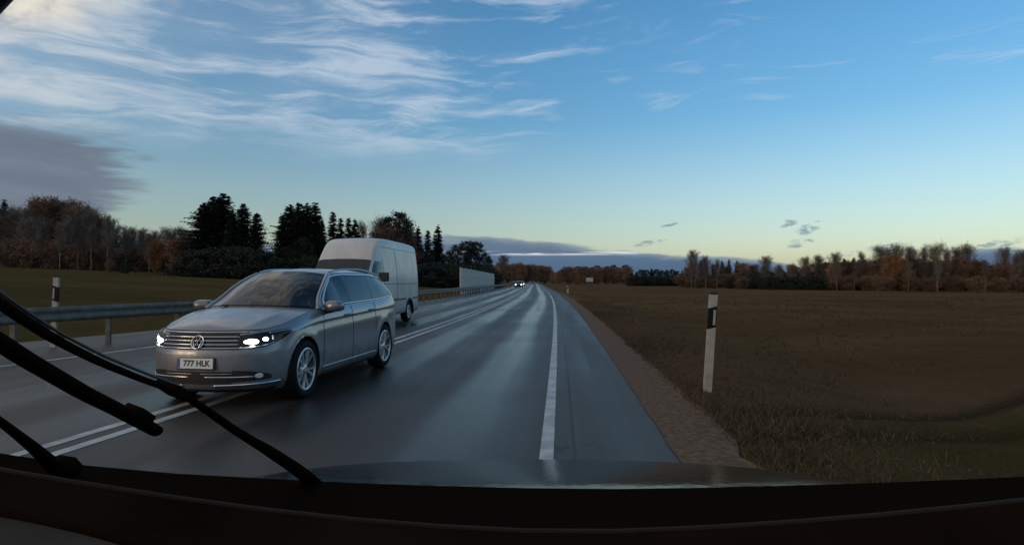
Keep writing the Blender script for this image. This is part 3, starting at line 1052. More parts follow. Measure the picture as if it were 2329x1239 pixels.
    for i in range(6):
        L.append(('dark', 1180 + i * 15 + J(4), 604 + i * 2.0 + J(2), 520 + J(20), 1.2))
    wood(L, NOUN, 'in the far wood where the road vanishes', 'far wood where the road vanishes')
    L = []
    for i in range(17):
        x = 1258 + i * 10.6
        yt = 618 - 12 * sstep(1262, 1290, x) + J(3)
        L.append((('brown', 'orange', 'brown', 'brown')[i % 4], x, yt, 330 + J(25), 1.3))
    for i in range(7):
        L.append(('dark', 1290 + i * 22 + J(5), 604 + J(3), 372 + J(10), 1.2))
    wood(L, NOUN, 'in the russet wood right of the road', 'russet wood right of the vanishing road')
    L = []
    for i in range(11):
        x = 1436 + i * 11.5
        L.append((('dark', 'spruce', 'dark')[i % 3], x, 612 + abs(i - 5) * 1.4 + J(4), 220 + J(14), 1.25))
    for i in range(5):
        L.append(('dark_bush', 1445 + i * 24, 628, 205, 1.8))
    wood(L, NOUN, 'in the dark grove beyond the field', 'dark grove beyond the field')
    L = [('birch', 1576, 566, 150, .8), ('birch', 1604, 580, 150, .8), ('thin_birch', 1592, 590, 146), ('brown', 1566, 606, 150, 1.1), ('brown', 1598, 600, 152, 1.2), ('brown', 1625, 600, 156, 1.1), ('bush', 1660, 620, 146, 1.5), ('brown', 1650, 604, 160, 1.2), ('thin_spruce', 1642, 592, 170), ('thin_spruce', 1658, 590, 170),
         ('thin_spruce', 1676, 592, 172), ('brown', 1690, 596, 150, 1.2), ('brown', 1715, 600, 152, 1.1), ('bush', 1590, 630, 142, 1.5), ('bush', 1625, 632, 142, 1.5), ('bush', 1690, 628, 140, 1.5), ('dark_bush', 1725, 626, 140, 1.5)]
    L += [('pole_birch', x_, 592 + J(6), 138) for x_ in (1572, 1581, 1606, 1630)]
    L += [('bush', 1560 + 26 * i + J(4), 624 + J(4), 166, 2.6) for i in range(7)] + [('dark', 1700 + J(4), 612, 175, 1.6)]
    wood(L, NOUN, 'in the stand left of the near post', 'birch stand in the right-hand treeline')
    L = [('birch', 1742, 580, 138, 1.0), ('dark', 1740, 606, 142, 1.0), ('birch', 1770, 600, 136, .9), ('dark', 1775, 610, 140, 1.0), ('birch', 1800, 598, 134, .9), ('birch', 1830, 582, 132, 1.0), ('dark', 1810, 606, 138), ('birch', 1862, 578, 130, 1.0), ('dark', 1845, 600, 136), ('birch', 1900, 572, 128, .9), ('dark', 1880, 596, 134, 1.1),
         ('spruce', 1920, 588, 136), ('spruce', 1942, 586, 136), ('thin_birch', 1960, 570, 126), ('spruce', 1966, 590, 136), ('brown', 1925, 592, 130, 1.2), ('brown', 1960, 590, 128, 1.2), ('dark_bush', 1760, 630, 128, 1.7), ('dark_bush', 1800, 630, 126, 1.7), ('dark_bush', 1845, 628, 126, 1.7), ('dark_bush', 1890, 628, 124, 1.7), ('brown', 1895, 600, 122, 1.0), ('bush', 1930, 625, 120, 1.6), ('bush', 1975, 625, 120, 1.6)]
    L += [('pole_birch', x_, 598 + J(6), 114) for x_ in (1903, 1943)]
    L += [('dark_bush', 1740 + 30 * i + J(5), 622 + J(4), 146, 2.6) for i in range(9)] + [('brown', 1800 + 34 * i + J(6), 603 - 2 * i + J(4), 142, 1.2) for i in range(6)]
    wood(L, NOUN, 'in the treeline right of the near post', 'middle of the right-hand treeline')
    L = [('birch', 2005, 556, 122, 1.1), ('birch', 2036, 554, 122, 1.1), ('orange', 2030, 578, 114, 1.15), ('orange', 2056, 592, 114, 1.0), ('birch', 2074, 558, 122), ('thin_birch', 2100, 560, 116), ('spruce', 2088, 596, 130), ('birch', 2128, 550, 118, 1.0), ('brown', 2110, 592, 120, 1.2), ('thin_birch', 2152, 562, 116), ('birch', 2176, 558, 118), ('birch', 2202, 552, 118, .9),
         ('brown', 2150, 590, 118, 1.2), ('brown', 2190, 586, 116, 1.2), ('brown', 2226, 590, 116, 1.2), ('thin_birch', 2131, 600, 108), ('spruce', 2236, 606, 130), ('spruce', 2256, 604, 130), ('spruce', 2216, 606, 130), ('birch', 2282, 560, 116, .9), ('brown', 2262, 606, 114, 1.2), ('brown', 2300, 600, 114, 1.2), ('birch', 2326, 566, 118), ('brown', 2345, 590, 114, 1.2), ('thin_birch', 2310, 575, 110),
         ('bush', 2010, 626, 112, 1.6), ('bush', 2070, 626, 112, 1.6), ('bush', 2120, 628, 110, 1.6), ('bush', 2170, 628, 110, 1.6), ('bush', 2220, 628, 108, 1.6), ('bush', 2275, 630, 108, 1.6), ('bush', 2330, 628, 108, 1.6), ('brown', 1990, 588, 124, 1.2), ('brown', 2080, 585, 124, 1.2)]
    L += [('pole_birch', x_, 588 + J(8), 106) for x_ in (2066, 2131, 2240)]
    L += [('bush', 1995 + 30 * i + J(5), 616 + J(5), 134, 2.6) for i in range(12)] + [('brown', 2010 + 40 * i + J(6), 596 + J(5), 134, 1.3) for i in range(9)]
    wood(L, NOUN, 'at the right end of the treeline', 'right end of the treeline')


def build_grass():
    rg = random.Random(3)
    V, F = [], []
    n = 0
    for i in range(60000):
        y = 2.2 + 40 * rg.random() ** 1.9
        g = asphalt_r(y) + 0.62
        x = g + min(6.0, -math.log(1 - rg.random() * .9999) * (0.55 + 0.05 * y)) - (0.10 if rg.random() < .2 else 0.0)
        z = ground_z(x, y) - 0.01
        fall = math.exp(-(x - g) / 1.6)
        h = (0.015 + 0.055 * rg.random()) * (0.45 + 0.75 * fall) * (0.7 + 0.5 * (n2(x * 6, y * 6) * .5 + .5))
        a = rg.random() * 6.28
        w = 0.0022 + 0.003 * rg.random() + 0.0004 * y
        lx, ly = rg.gauss(0, .6) * h, rg.gauss(0, .6) * h
        b0 = len(V)
        V += [(x - w * math.cos(a), y - w * math.sin(a), z), (x + w * math.cos(a), y + w * math.sin(a), z), (x + lx, y + ly, z + h)]
        F.append((b0, b0 + 1, b0 + 2))
    # rough tufts scattered over the field itself
    for i in range(7000):
        y = 4 + 62 * rg.random() ** 1.5
        x = asphalt_r(y) + 1.2 + (6 + 0.85 * y) * rg.random()
        if n2(x * 2.3, y * 2.3) + rg.gauss(0, .5) < 0.15:
            continue
        z = ground_z(x, y) - 0.01
        hh = 0.05 + 0.11 * rg.random()
        for q in range(7):
            a = rg.random() * 6.28
            w = 0.003 + 0.0006 * y
            h = hh * rg.uniform(.6, 1.1)
            ox, oy = rg.gauss(0, .05), rg.gauss(0, .05)
            lx, ly = rg.gauss(0, .5) * h, rg.gauss(0, .5) * h
            b0 = len(V)
            V += [(x + ox - w * math.cos(a), y + oy - w * math.sin(a), z), (x + ox + w * math.cos(a), y + oy + w * math.sin(a), z), (x + ox + lx, y + oy + ly, z + h)]
            F.append((b0, b0 + 1, b0 + 2))
    m = D.materials.new('grass_blades')
    m.use_nodes = True
    t = m.node_tree
    b = NB(t)
    geo = t.nodes.new('ShaderNodeNewGeometry')
    c = b.ramp(geo.outputs['Random Per Island'], [(0.0, (0.045, 0.036, 0.013)), (0.4, (0.080, 0.052, 0.024)), (0.8, (0.115, 0.072, 0.036)), (1.0, (0.16, 0.104, 0.056))])
    t.links.new(c, t.nodes['Principled BSDF'].inputs['Base Color'])
    t.nodes['Principled BSDF'].inputs['Roughness'].default_value = 0.9
    o = mesh('verge_grass', V, F, m)
    tag(o, 'withered brown and olive grass on the right-hand verge and field', 'grass', None, 'stuff')


# ------------------------------------------------------------------ vehicles: surface tools
def pchip(xs, ys):
    xs = np.asarray(xs, float)
    ys = np.asarray(ys, float)
    if xs[0] > xs[-1]:
        xs, ys = xs[::-1], ys[::-1]
    h = np.diff(xs)
    d = np.diff(ys) / h
    m = np.zeros_like(ys)
    for i in range(1, len(xs) - 1):
        if d[i - 1] * d[i] > 0:
            w1, w2 = 2 * h[i] + h[i - 1], h[i] + 2 * h[i - 1]
            m[i] = (w1 + w2) / (w1 / d[i - 1] + w2 / d[i])
    m[0], m[-1] = d[0], d[-1]

    def f(x):
        x = min(max(x, xs[0]), xs[-1])
        i = min(len(xs) - 2, int(np.searchsorted(xs, x, 'right') - 1))
        t = (x - xs[i]) / h[i]
        t2, t3 = t * t, t * t * t
        return float((2 * t3 - 3 * t2 + 1) * ys[i] + (t3 - 2 * t2 + t) * h[i] * m[i] + (-2 * t3 + 3 * t2) * ys[i + 1] + (t3 - t2) * h[i] * m[i + 1])
    return f


def curve3(pts):
    """smooth curve through points, parameter 0..1"""
    P = np.array(pts, float)
    d = np.r_[0, np.cumsum(np.linalg.norm(np.diff(P, axis=0), axis=1))]
    d /= d[-1]
    fs = [pchip(d, P[:, k]) for k in range(3)]
    return lambda t: Vector((fs[0](t), fs[1](t), fs[2](t)))


def coons(c0, c1, d0, d1, nu, nv, u0=0.0, u1=1.0, v0=0.0, v1=1.0, off=0.0, bump=None):
    def P(u, v):
        a = c0(u) * (1 - v) + c1(u) * v
        b = d0(v) * (1 - u) + d1(v) * u
        c = (c0(0) * (1 - u) + c0(1) * u) * (1 - v) + (c1(0) * (1 - u) + c1(1) * u) * v
        q = a + b - c
        if bump:
            q.z += bump(u, v)
        return q
    V = []
    e = 1e-3
    for i in range(nu):
        u = u0 + (u1 - u0) * i / (nu - 1)
        for j in range(nv):
            v = v0 + (v1 - v0) * j / (nv - 1)
            p = P(u, v)
            if off:
                ua, ub, va, vb = max(0, u - e), min(1, u + e), max(0, v - e), min(1, v + e)
                n = (P(ub, v) - P(ua, v)).cross(P(u, vb) - P(u, va)).normalized()
                if n.z < 0:
                    n = -n
                p = p + n * off
            V.append(p)
    return V, grid_faces(nu, nv)


class CarKit:
    """nominal coordinates (x forward, y left, z up) with a scale; builds half shapes and mirrors them"""
    def __init__(self, root, S):
        self.root = root
        self.S = S

    def sc(self, V):
        return [(v[0] * self.S[0], v[1] * self.S[1], v[2] * self.S[2]) for v in V]

    def full(self, name, V, F, m, parent=None, smooth=True):
        """left half plus its mirror image, welded along the middle"""
        n = len(V)
        V2 = list(V) + [(v[0], -v[1], v[2]) for v in V]
        F2 = list(F) + [tuple(n + i for i in f[::-1]) for f in F]
        bm = bmesh.new()
        vs = [bm.verts.new(v) for v in self.sc(V2)]
        for f in F2:
            try:
                bm.faces.new([vs[i] for i in f])
            except ValueError:
                pass
        bmesh.ops.remove_doubles(bm, verts=bm.verts, dist=1e-4)
        bmesh.ops.recalc_face_normals(bm, faces=bm.faces)
        return from_bm(name, bm, m, parent or self.root, smooth)

    def one(self, name, V, F, m, side=1, parent=None, smooth=True):
        V = [(v[0], v[1] * side, v[2]) for v in V]
        return mesh(name, self.sc(V), [f[::-1] for f in F] if side < 0 else F, m, parent or self.root, smooth)

    def both(self, name, V, F, m, parent=None, smooth=True):
        return [self.one(name, V, F, m, s, parent, smooth) for s in (1, -1)]

    def tube(self, name, path, r, m, side=0, parent=None, n=6, flat=1.0):
        out = []
        for s in ((1, -1) if side == 0 else (side,)):
            p = [Vector(self.sc([(q[0], q[1] * s, q[2])])[0]) for q in path]
            out.append(tube(name, p, r, m, parent or self.root, n, flat))
        return out


def make_wheel(root, loc, side, rad, width, rim_r, name='wheel', spokes=5, steer=0.0):
    w = thing(name, None, None, loc, 0)
    del_keys = [k for k in ('label', 'category') if k in w]
    for k in del_keys:
        del w[k]
    w.parent = root
    w.rotation_euler = (0, 0.35, steer)
    h = width / 2
    # outer face towards +Y * side
    prof = [(rim_r, -h * 0.9), (rim_r + 0.02, -h), (rad - 0.03, -h), (rad - 0.008, -h * 0.8), (rad, -h * 0.5), (rad, h * 0.5), (rad - 0.008, h * 0.8), (rad - 0.03, h), (rim_r + 0.02, h), (rim_r, h * 0.9)]
    v, f = lathe_data(prof, 40)
    mesh('tyre', v, f, 'rubber', w, True)
    prof = [(rim_r + 0.004, h * 0.92), (rim_r - 0.012, h * 0.90), (rim_r - 0.022, h * 0.6), (rim_r - 0.05, -h * 0.4), (0.05, -h * 0.4)]
    v, f = lathe_data([(r_, a * side) for r_, a in prof], 40)
    mesh('rim', v, f, 'galv_dark', w, True)
    v, f = lathe_data([(rim_r + 0.006, h * 0.93 * side), (rim_r - 0.004, h * 1.0 * side), (rim_r - 0.020, h * 0.97 * side), (rim_r - 0.026, h * 0.85 * side)], 40)
    mesh('rim_flange', v, f, 'alloy', w, True)
    V, F = [], []
    for k in range(spokes):
        for dd in (-0.17, 0.17):
            a0 = 2 * math.pi * k / spokes + dd * 0.55
            a1 = 2 * math.pi * k / spokes + dd * 1.5
            b0 = len(V)
            for (r_, a, wd, y0, y1) in ((0.045, a0, 0.020, 0.45, 0.80), (rim_r * 0.55, (a0 + a1) / 2, 0.017, 0.55, 0.86), (rim_r - 0.014, a1, 0.026, 0.55, 0.92)):
                c = Vector((math.cos(a), 0, math.sin(a)))
                t = Vector((-math.sin(a), 0, math.cos(a)))
                for (tt, yy) in ((-wd, y0), (-wd * .6, y1), (wd * .6, y1), (wd, y0)):
                    q = c * r_ + t * tt
                    V.append((q.x, yy * h * side, q.z))
            for i in range(2):
                for j in range(3):
                    F.append((b0 + i * 4 + j, b0 + i * 4 + j + 1, b0 + i * 4 + j + 5, b0 + i * 4 + j + 4))
    mesh('spokes', V, F, 'alloy', w, False)
    v, f = lathe_data([(0.001, h * 0.86 * side), (0.030, h * 0.86 * side), (0.062, h * 0.80 * side), (0.068, h * 0.3 * side)], 24)
    mesh('hub', v, f, 'alloy', w, True)
    return w


def text_mesh(body, size):
    c = D.curves.new('txt', 'FONT')
    c.body = body
    c.size = size
    c.align_x = 'CENTER'
    c.align_y = 'CENTER'
    c.offset = 0.004 * size / 0.1
    o = D.objects.new('txt', c)
    COL.objects.link(o)
    bpy.context.view_layer.update()
    me = D.meshes.new_from_object(o.evaluated_get(bpy.context.evaluated_depsgraph_get()))
    D.objects.remove(o)
    return me


def build_estate():
    TH = R(8.4)
    root = thing('estate_car', 'wet silver estate car with lit headlights straddling the double centre line towards us', 'car', (-3.225, 7.11, 0), math.atan2(-math.cos(TH), -math.sin(TH)))
    K = CarKit(root, (0.925, 0.90, 1.055))
    plan = np.array([(.890, 0), (.884, .15), (.868, .30), (.835, .45), (.775, .59), (.68, .71), (.55, .795), (.36, .855), (.10, .892), (-.40, .905), (-1.4, .914), (-2.2, .914), (-2.8, .905), (-3.25, .875), (-3.55, .82), (-3.74, .70), (-3.83, .5), (-3.87, .25), (-3.88, 0)])
    ds = np.r_[0, np.cumsum(np.linalg.norm(np.diff(plan, axis=0), axis=1))]
    ds /= ds[-1]
    fx, fy = pchip(ds, plan[:, 0]), pchip(ds, plan[:, 1])
    tab = np.array([(s, fx(s), fy(s)) for s in np.linspace(0, 1, 1500)])

    def s_x(x):
        return float(np.interp(-x, -tab[:, 1], tab[:, 0]))

    def s_y(y):
        h = tab[tab[:, 1] > 0]
        return float(np.interp(y, h[:, 2], h[:, 0]))
    offF = pchip([.16, .20, .235, .28, .42, .50, .58, .62, .70, .76, .80, .84], [.15, .075, .035, .018, .004, 0, .004, .018, .045, .075, .115, .16])
    zlf = pchip([.9, .3, -.4, -1.5, -2.7, -3.9], [.735, .765, .825, .862, .895, .92])
    ztf = pchip([.9, .62, .3, -.1, -.42, -1.2, -2.5, -3.3, -3.9], [.795, .805, .855, .935, .97, .985, 1.01, 1.045, 1.06])
    low = pchip([.16, .20, .25, .32, .45, .58, .66], [.11, .075, .03, .014, .004, .0, .001])
    WHEELS = ((0, .33), (-2.79, .33))
    AR = .362

    def off(s, z):
        x = fx(s)
        wf = sstep(.30, .80, x)
        zl = zlf(x)
        cr = sstep(.22, -.30, x) * sstep(-3.85, -3.5, x)
        if z < .66:
            o = low(z)
        else:
            o = .001
        # character line: hollow below, sharp edge, shoulder turning in above
        if z < zl:
            o += cr * .020 * sstep(zl - .12, zl - .006, z)
        else:
            t = (z - zl) / max(.03, ztf(x) - zl)
            o += .004 * cr + (.075 - .02 * cr) * t ** 1.7
        for cx, cz in WHEELS:
            d = math.hypot(x - cx, (z - cz))
            if d < .52:
                o -= .014 * sstep(.50, .385, d) * (1 if fy(s) > .6 else 0)
        return offF(z) * wf + o * (1 - wf)

    def P(s, z, out=0.0):
        e = 1e-3
        a, b = max(0, s - e), min(1, s + e)
        tx, ty = fx(b) - fx(a), fy(b) - fy(a)
        L = math.hypot(tx, ty) or 1
        ix, iy = -ty / L, tx / L
        o = off(s, z) - out
        y = fy(s) + iy * o
        return Vector((fx(s) + ix * o, max(0.0, y) if s > 0 else 0.0, z))

    def T(s):
        return P(s, ztf(fx(s)))
    # ---- lower body shell, column by column
    cols = sorted(set(list(np.linspace(0, s_x(.45), 34)) + list(np.linspace(s_x(.45), s_x(-3.4), 130)) + list(np.linspace(s_x(-3.4), 1, 24))))
    nrow = 30
    V = []
    for s in cols:
        x = fx(s)
        zl, zt = min(zlf(x), ztf(x) - .035), ztf(x)
        zs = list(np.linspace(.17, zl - .012, 21)) + [zl - .004, zl + .002] + list(np.linspace(zl + .012, zt, 7))
        for z in zs:
            V.append(P(s, z))
    F = grid_faces(len(cols), nrow)
    # wheel arches: drop what lies inside, pull the rim of the hole on to the circle
    ins = [False] * len(V)
    near = [None] * len(V)
    for i, v in enumerate(V):
        for c in WHEELS:
            if v[1] > .55 and math.hypot(v[0] - c[0], v[2] - c[1]) < AR:
                ins[i] = True
                near[i] = c
    F = [f for f in F if not all(ins[i] for i in f)]
    used = {i for f in F for i in f}
    for i in used:
        if ins[i]:
            c = near[i]
            d = Vector((V[i][0] - c[0], 0, V[i][2] - c[1]))
            d = d.normalized() * AR
            V[i] = Vector((c[0] + d.x, V[i][1], max(.17, c[1] + d.z)))
    F = [f for f in F if max(V[i][2] for i in f) - min(V[i][2] for i in f) > 1e-5 or True]

    def sub(test):
        FF = [f for f in F if test(sum(V[i][0] for i in f) / 4, sum(V[i][1] for i in f) / 4, sum(V[i][2] for i in f) / 4)]
        idx = sorted({i for f in FF for i in f})
        mp = {a: b for b, a in enumerate(idx)}
        return [V[i] for i in idx], [tuple(mp[i] for i in f) for f in FF]
    XB, XD1, XD2, XD3 = .34, -.50, -1.44, -2.36
    K.full('front_bumper', *sub(lambda x, y, z: x > XB), 'paint_silver')
    K.both('front_wing', *sub(lambda x, y, z: XD1 < x <= XB), 'paint_silver')
    K.both('front_door', *sub(lambda x, y, z: XD2 < x <= XD1 and z > .21), 'paint_silver')
    K.both('rear_door', *sub(lambda x, y, z: XD3 < x <= XD2 and z > .21), 'paint_silver')
    K.both('sill', *sub(lambda x, y, z: XD3 < x <= XD1 and z <= .21), 'black_plastic')
    K.both('rear_wing', *sub(lambda x, y, z: -3.45 < x <= XD3), 'paint_silver')
    K.full('rear_bumper', *sub(lambda x, y, z: x <= -3.45), 'paint_silver')
    # arch lips and liners
    for cx, cz in WHEELS:
        pv, pf = [], []
        n = 40
        for i in range(n + 1):
            a = -.42 + (math.pi + .84) * i / n
            x, z = cx + AR * math.cos(a), cz + AR * math.sin(a)
            z = max(z, .17)
            p = P(s_x(x), z)
            pv += [p + Vector((0, .001, 0)), p + Vector((0, -.05, 0)), Vector((p.x, .50, p.z)), Vector((cx + (x - cx) * 1.0, .30, z))]
        K.both('wheel_liner', pv, grid_faces(n + 1, 4, 0, True), 'black_plastic')
        # dark disc closing the well inside
        dv = [(cx, .42, cz + .02)] + [(cx + .40 * math.cos(2 * math.pi * k / 24), .42, max(.16, cz + .40 * math.sin(2 * math.pi * k / 24))) for k in range(24)]
        K.both('wheel_well', dv, [(0, 1 + k, 1 + (k + 1) % 24) for k in range(24)], 'black_plastic')
    # floor pan
    fl = [P(s, .19) for s in np.linspace(0, 1, 50)]
    fv = [(p[0] * .985, p[1] * .97, .175) for p in fl] + [(p[0] * .985, 0, .175) for p in fl]
    K.full('floor_pan', fv, [(i, i + 1, 51 + i, 50 + i) for i in range(49)], 'black_plastic', smooth=False)
    # ---- bonnet
    sc_, sA = s_x(.66), s_x(-.42)
    cowl = curve3([(-.12, 0, 1.005), (-.15, .25, 1.003), (-.22, .48, .995), (-.32, .66, .985), tuple(T(sA))])
    hood_c = curve3([tuple(T(0.0)), (.745, 0, .835), (.62, 0, .880), (.42, 0, .925), (.15, 0, .965), (-.12, 0, 1.005)])
    hb = lambda u, v: .010 * math.exp(-((u - .62) / .10) ** 2) * math.sin(math.pi * min(1, v * 1.02)) - .0
    Vh, Fh = coons(lambda u: T(sc_ * u), cowl, hood_c, lambda v: T(sc_ + (sA - sc_) * v), 40, 40, bump=hb)
    K.full('bonnet', Vh, Fh, 'paint_silver')
    # ---- windscreen and roof
    header = curve3([(-1.06, 0, 1.432), (-1.08, .22, 1.428), (-1.14, .42, 1.414), (-1.24, .575, 1.39)])
    ws_c = curve3([(-.12, 0, 1.005), (-.34, 0, 1.125), (-.58, 0, 1.24), (-.82, 0, 1.345), (-1.06, 0, 1.432)])
    apil = curve3([tuple(T(sA)), (-.62, .745, 1.095), (-.84, .69, 1.225), (-1.06, .63, 1.325), (-1.24, .575, 1.39)])
    Vw, Fw = coons(cowl, header, ws_c, apil, 30, 24)
    K.full('windscreen_frame', Vw, Fw, 'gloss_black')
    Vw, Fw = coons(cowl, header, ws_c, apil, 26, 24, 0, .93, .035, .965, .006)
    K.full('windscreen', Vw, Fw, 'glass_dark')
    K.tube('pillar', [apil(t) + Vector((-.01, .0, .004)) for t in np.linspace(0, 1, 14)], .030, 'paint_silver', n=8)
    rear_h = curve3([(-3.38, 0, 1.405), (-3.37, .3, 1.398), (-3.30, .56, 1.362)])
    roof_c = curve3([(-1.06, 0, 1.432), (-1.3, 0, 1.462), (-1.8, 0, 1.482), (-2.4, 0, 1.477), (-3.0, 0, 1.445), (-3.38, 0, 1.405)])
    roof_s = curve3([(-1.24, .575, 1.39), (-1.6, .60, 1.420), (-2.2, .61, 1.430), (-2.8, .60, 1.410), (-3.30, .56, 1.362)])
    Vr, Fr = coons(header, rear_h, roof_c, roof_s, 24, 40)
    K.full('roof', Vr, Fr, 'paint_silver')
    dpil = curve3([(-3.30, .56, 1.362), (-3.50, .62, 1.24), (-3.62, .68, 1.13), tuple(T(s_x(-3.68)))])
    sD = s_x(-3.68)
    Vt, Ft = coons(rear_h, lambda u: T(1 - (1 - sD) * u), curve3([(-3.38, 0, 1.405), (-3.60, 0, 1.25), tuple(T(1.0))]), dpil, 16, 12)
    K.full('tailgate', Vt, Ft, 'paint_silver')
    Vt, Ft = coons(rear_h, lambda u: T(1 - (1 - sD) * u), curve3([(-3.38, 0, 1.405), (-3.60, 0, 1.25), tuple(T(1.0))]), dpil, 12, 10, 0, .86, .12, .9, .006)
    K.full('rear_window', Vt, Ft, 'glass_dark')
    # ---- side glass: surface between belt and roof edge
    tcz = pchip([-.42, -.62, -.84, -1.06, -1.24, -1.6, -2.2, -2.8, -3.30, -3.50, -3.62, -3.68], [.972, 1.095, 1.225, 1.325, 1.39, 1.42, 1.43, 1.41, 1.362, 1.24, 1.13, 1.053])
    tcy = pchip([-.42, -.62, -.84, -1.06, -1.24, -1.6, -2.2, -2.8, -3.30, -3.50, -3.62, -3.68], [T(sA)[1], .745, .69, .63, .575, .60, .61, .60, .56, .62, .68, T(sD)[1]])

    def side(x, z, out=0.0):
        b = T(s_x(x))
        zt = max(tcz(x), b[2] + 1e-3)
        w = min(1, max(0, (z - b[2]) / (zt - b[2])))
        return Vector((x, b[1] + (tcy(x) - b[1]) * w + .022 * math.sin(math.pi * w) * min(1, (zt - b[2]) / .25) + out, z + out * .3))
    xs = np.linspace(-.42, -3.68, 70)
    sv = [side(x, T(s_x(x))[2] + (tcz(x) - T(s_x(x))[2]) * k / 9) for x in xs for k in range(10)]
    K.both('cabin_side', sv, grid_faces(70, 10), 'paint_silver')
    wb = lambda x: T(s_x(x))[2] + .028
    wt_ = lambda x: min(tcz(x) - .045 - .02 * sstep(-.9, -.6, x), 1.375)

    def window(name, xa, xb, slant_a=0.0, slant_b=0.0):
        gv = []
        n, k = 26, 9
        for i in range(n):
            t = i / (n - 1)
            for j in range(k):
                q = j / (k - 1)
                x = (xa + slant_a * q) * (1 - t) + (xb + slant_b * q) * t
                zb, zt = wb(x), max(wt_(x), wb(x) + .004)
                gv.append(side(x, zb + (zt - zb) * q, .006))
        return K.both(name, gv, grid_faces(n, k), 'glass_dark')
    window('front_window', -.66, -1.40, -.02, -.02)
    window('rear_side_window', -1.47, -2.30, -.02, -.03)
    window('quarter_window', -2.39, -3.34, -.05, .13)
    # black pillars between the panes
    for xa, xb in ((-1.395, -1.495), (-2.30, -2.40)):
        gv = []
        for i in range(3):
            for j in range(9):
                q = j / 8
                x = xa + (xb - xa) * i / 2 - .03 * q
                gv.append(side(x, wb(x) + (wt_(x) - wb(x)) * q, .0045))
        K.both('window_pillar', gv, grid_faces(3, 9), 'gloss_black')
    loop = [side(x, wb(x) - .004, .010) for x in np.linspace(-.62, -3.36, 40)]
    top = [side(x, wt_(x) + .012, .010) for x in np.linspace(-3.24, -.66, 44)]
    K.tube('window_trim', loop + top + [loop[0]], .0115, 'chrome', n=6)
    # roof rails
    K.tube('roof_rail', [roof_s(t) + Vector((0, -.015, .012 + .030 * math.sin(math.pi * t) ** .4)) for t in np.linspace(.02, .95, 24)], .014, 'satin', n=6)
    # ---- shut lines and dark strip for the character line's shade
    for x0, zlo, sl in ((XD1, .23, -.02), (XD2, .23, .0), (XD3, .62, .02)):
        K.tube('shut_line', [P(s_x(x0 + sl * (z - .6)), z, .0005) for z in np.linspace(zlo, ztf(x0) - .004, 22)], .0042, 'black_plastic', n=5)
    K.tube('shut_line', [P(s_x(x), .235, .0005) for x in np.linspace(XD1, XD3 + .1, 22)], .004, 'black_plastic', n=5)
    K.tube('shut_line', [T(sc_ + (sA - sc_) * v) + Vector((0, -.006, .001)) for v in np.linspace(.02, .98, 24)], .004, 'black_plastic', n=5)
    K.tube('shut_line', [T(sc_ * u) + Vector((.001, 0, .002)) for u in np.linspace(0, 1, 24)], .0045, 'black_plastic', n=5)
    # added black strip in the character-line hollow, standing in for its shadow
    K.tube('crease_shade', [P(s_x(x), zlf(x) - .008, -.002) for x in np.linspace(-.42, -3.55, 60)], .006, 'black_plastic', n=5)
    # sill chrome strip
    K.tube('sill_trim', [P(s_x(x), .295, .003) for x in np.linspace(-.46, -2.34, 30)], .010, 'satin', n=6)
    # door handles
    for x0 in (-1.27, -2.20):
        z0 = zlf(x0) + .022
        p0, p1 = P(s_x(x0 + .10), z0 - .004, .020), P(s_x(x0 - .10), z0 + .006, .020)
        K.tube('door_handle', [p0 + Vector((.01, -.022, 0)), p0, (p0 + p1) / 2 + Vector((0, .006, 0)), p1, p1 + Vector((-.01, -.022, 0))], .013, 'paint_silver', n=8, flat=1.1)

    # ---- front end
    def patch(name, sa, sb, zlo, zhi, m, out=.004, n=24, k=6, both=True):
        gv = []
        for i in range(n):
            s = sa + (sb - sa) * i / (n - 1)
            for j in range(k):
                z = zlo(s) + (zhi(s) - zlo(s)) * j / (k - 1)
                gv.append(P(s, z, out))
        f = grid_faces(n, k)
        return K.both(name, gv, f, m) if both else K.full(name, gv, f, m)
    sh0, sh1 = s_y(.47), s_x(.30)
    sg = sh0
    patch('grille', 0, sg + .004, lambda s: .612, lambda s: .778, 'gloss_black', .003, 24, 6, False)
    hz_lo = pchip([0, .15, .45, .75, 1.0], [.622, .618, .634, .69, .765])
    hz_hi = pchip([0, .3, .6, .85, 1.0], [.752, .768, .784, .797, .800])
    hn = lambda s: min(1, max(0, (s - sh0) / (sh1 - sh0)))
    patch('headlight', sh0, sh1, lambda s: hz_lo(hn(s)), lambda s: hz_hi(hn(s)), 'lens', .006, 30, 8)
    # bright elements inside the headlight
    def lamp(sm, z, rs, rz, m, name='lamp', nseg=18, out=.013):
        gv = [P(sm, z, out + .006)]
        for k in range(nseg):
            a = 2 * math.pi * k / nseg
            gv.append(P(sm + rs * math.cos(a), z + rz * math.sin(a) * (1 + .15 * math.cos(a)), out - .002))
        K.both(name, gv, [(0, 1 + k, 1 + (k + 1) % nseg) for k in range(nseg)], m)
    dsl = sh1 - sh0
    lamp(sh0 + dsl * .23, .688, dsl * .125, .026, 'lamp_on', 'headlamp')
    lamp(sh0 + dsl * .47, .708, dsl * .050, .019, 'lamp_on', 'headlamp')
    lamp(sh0 + dsl * .25, .642, dsl * .04, .008, 'lamp_on', 'running_light')
    K.tube('running_light', [P(sh0 + dsl * t, hz_lo(t) + .014, .010) for t in np.linspace(.05, .62, 14)], .006, 'chrome', n=5)
    K.tube('running_light', [P(sh0 + dsl * t, hz_hi(t) - .012, .010) for t in np.linspace(.55, .98, 14)], .007, 'satin', n=5)
    K.tube('indicator', [P(sh0 + dsl * .60, z, .012) for z in np.linspace(.69, .745, 6)], .010, 'chrome', n=6)
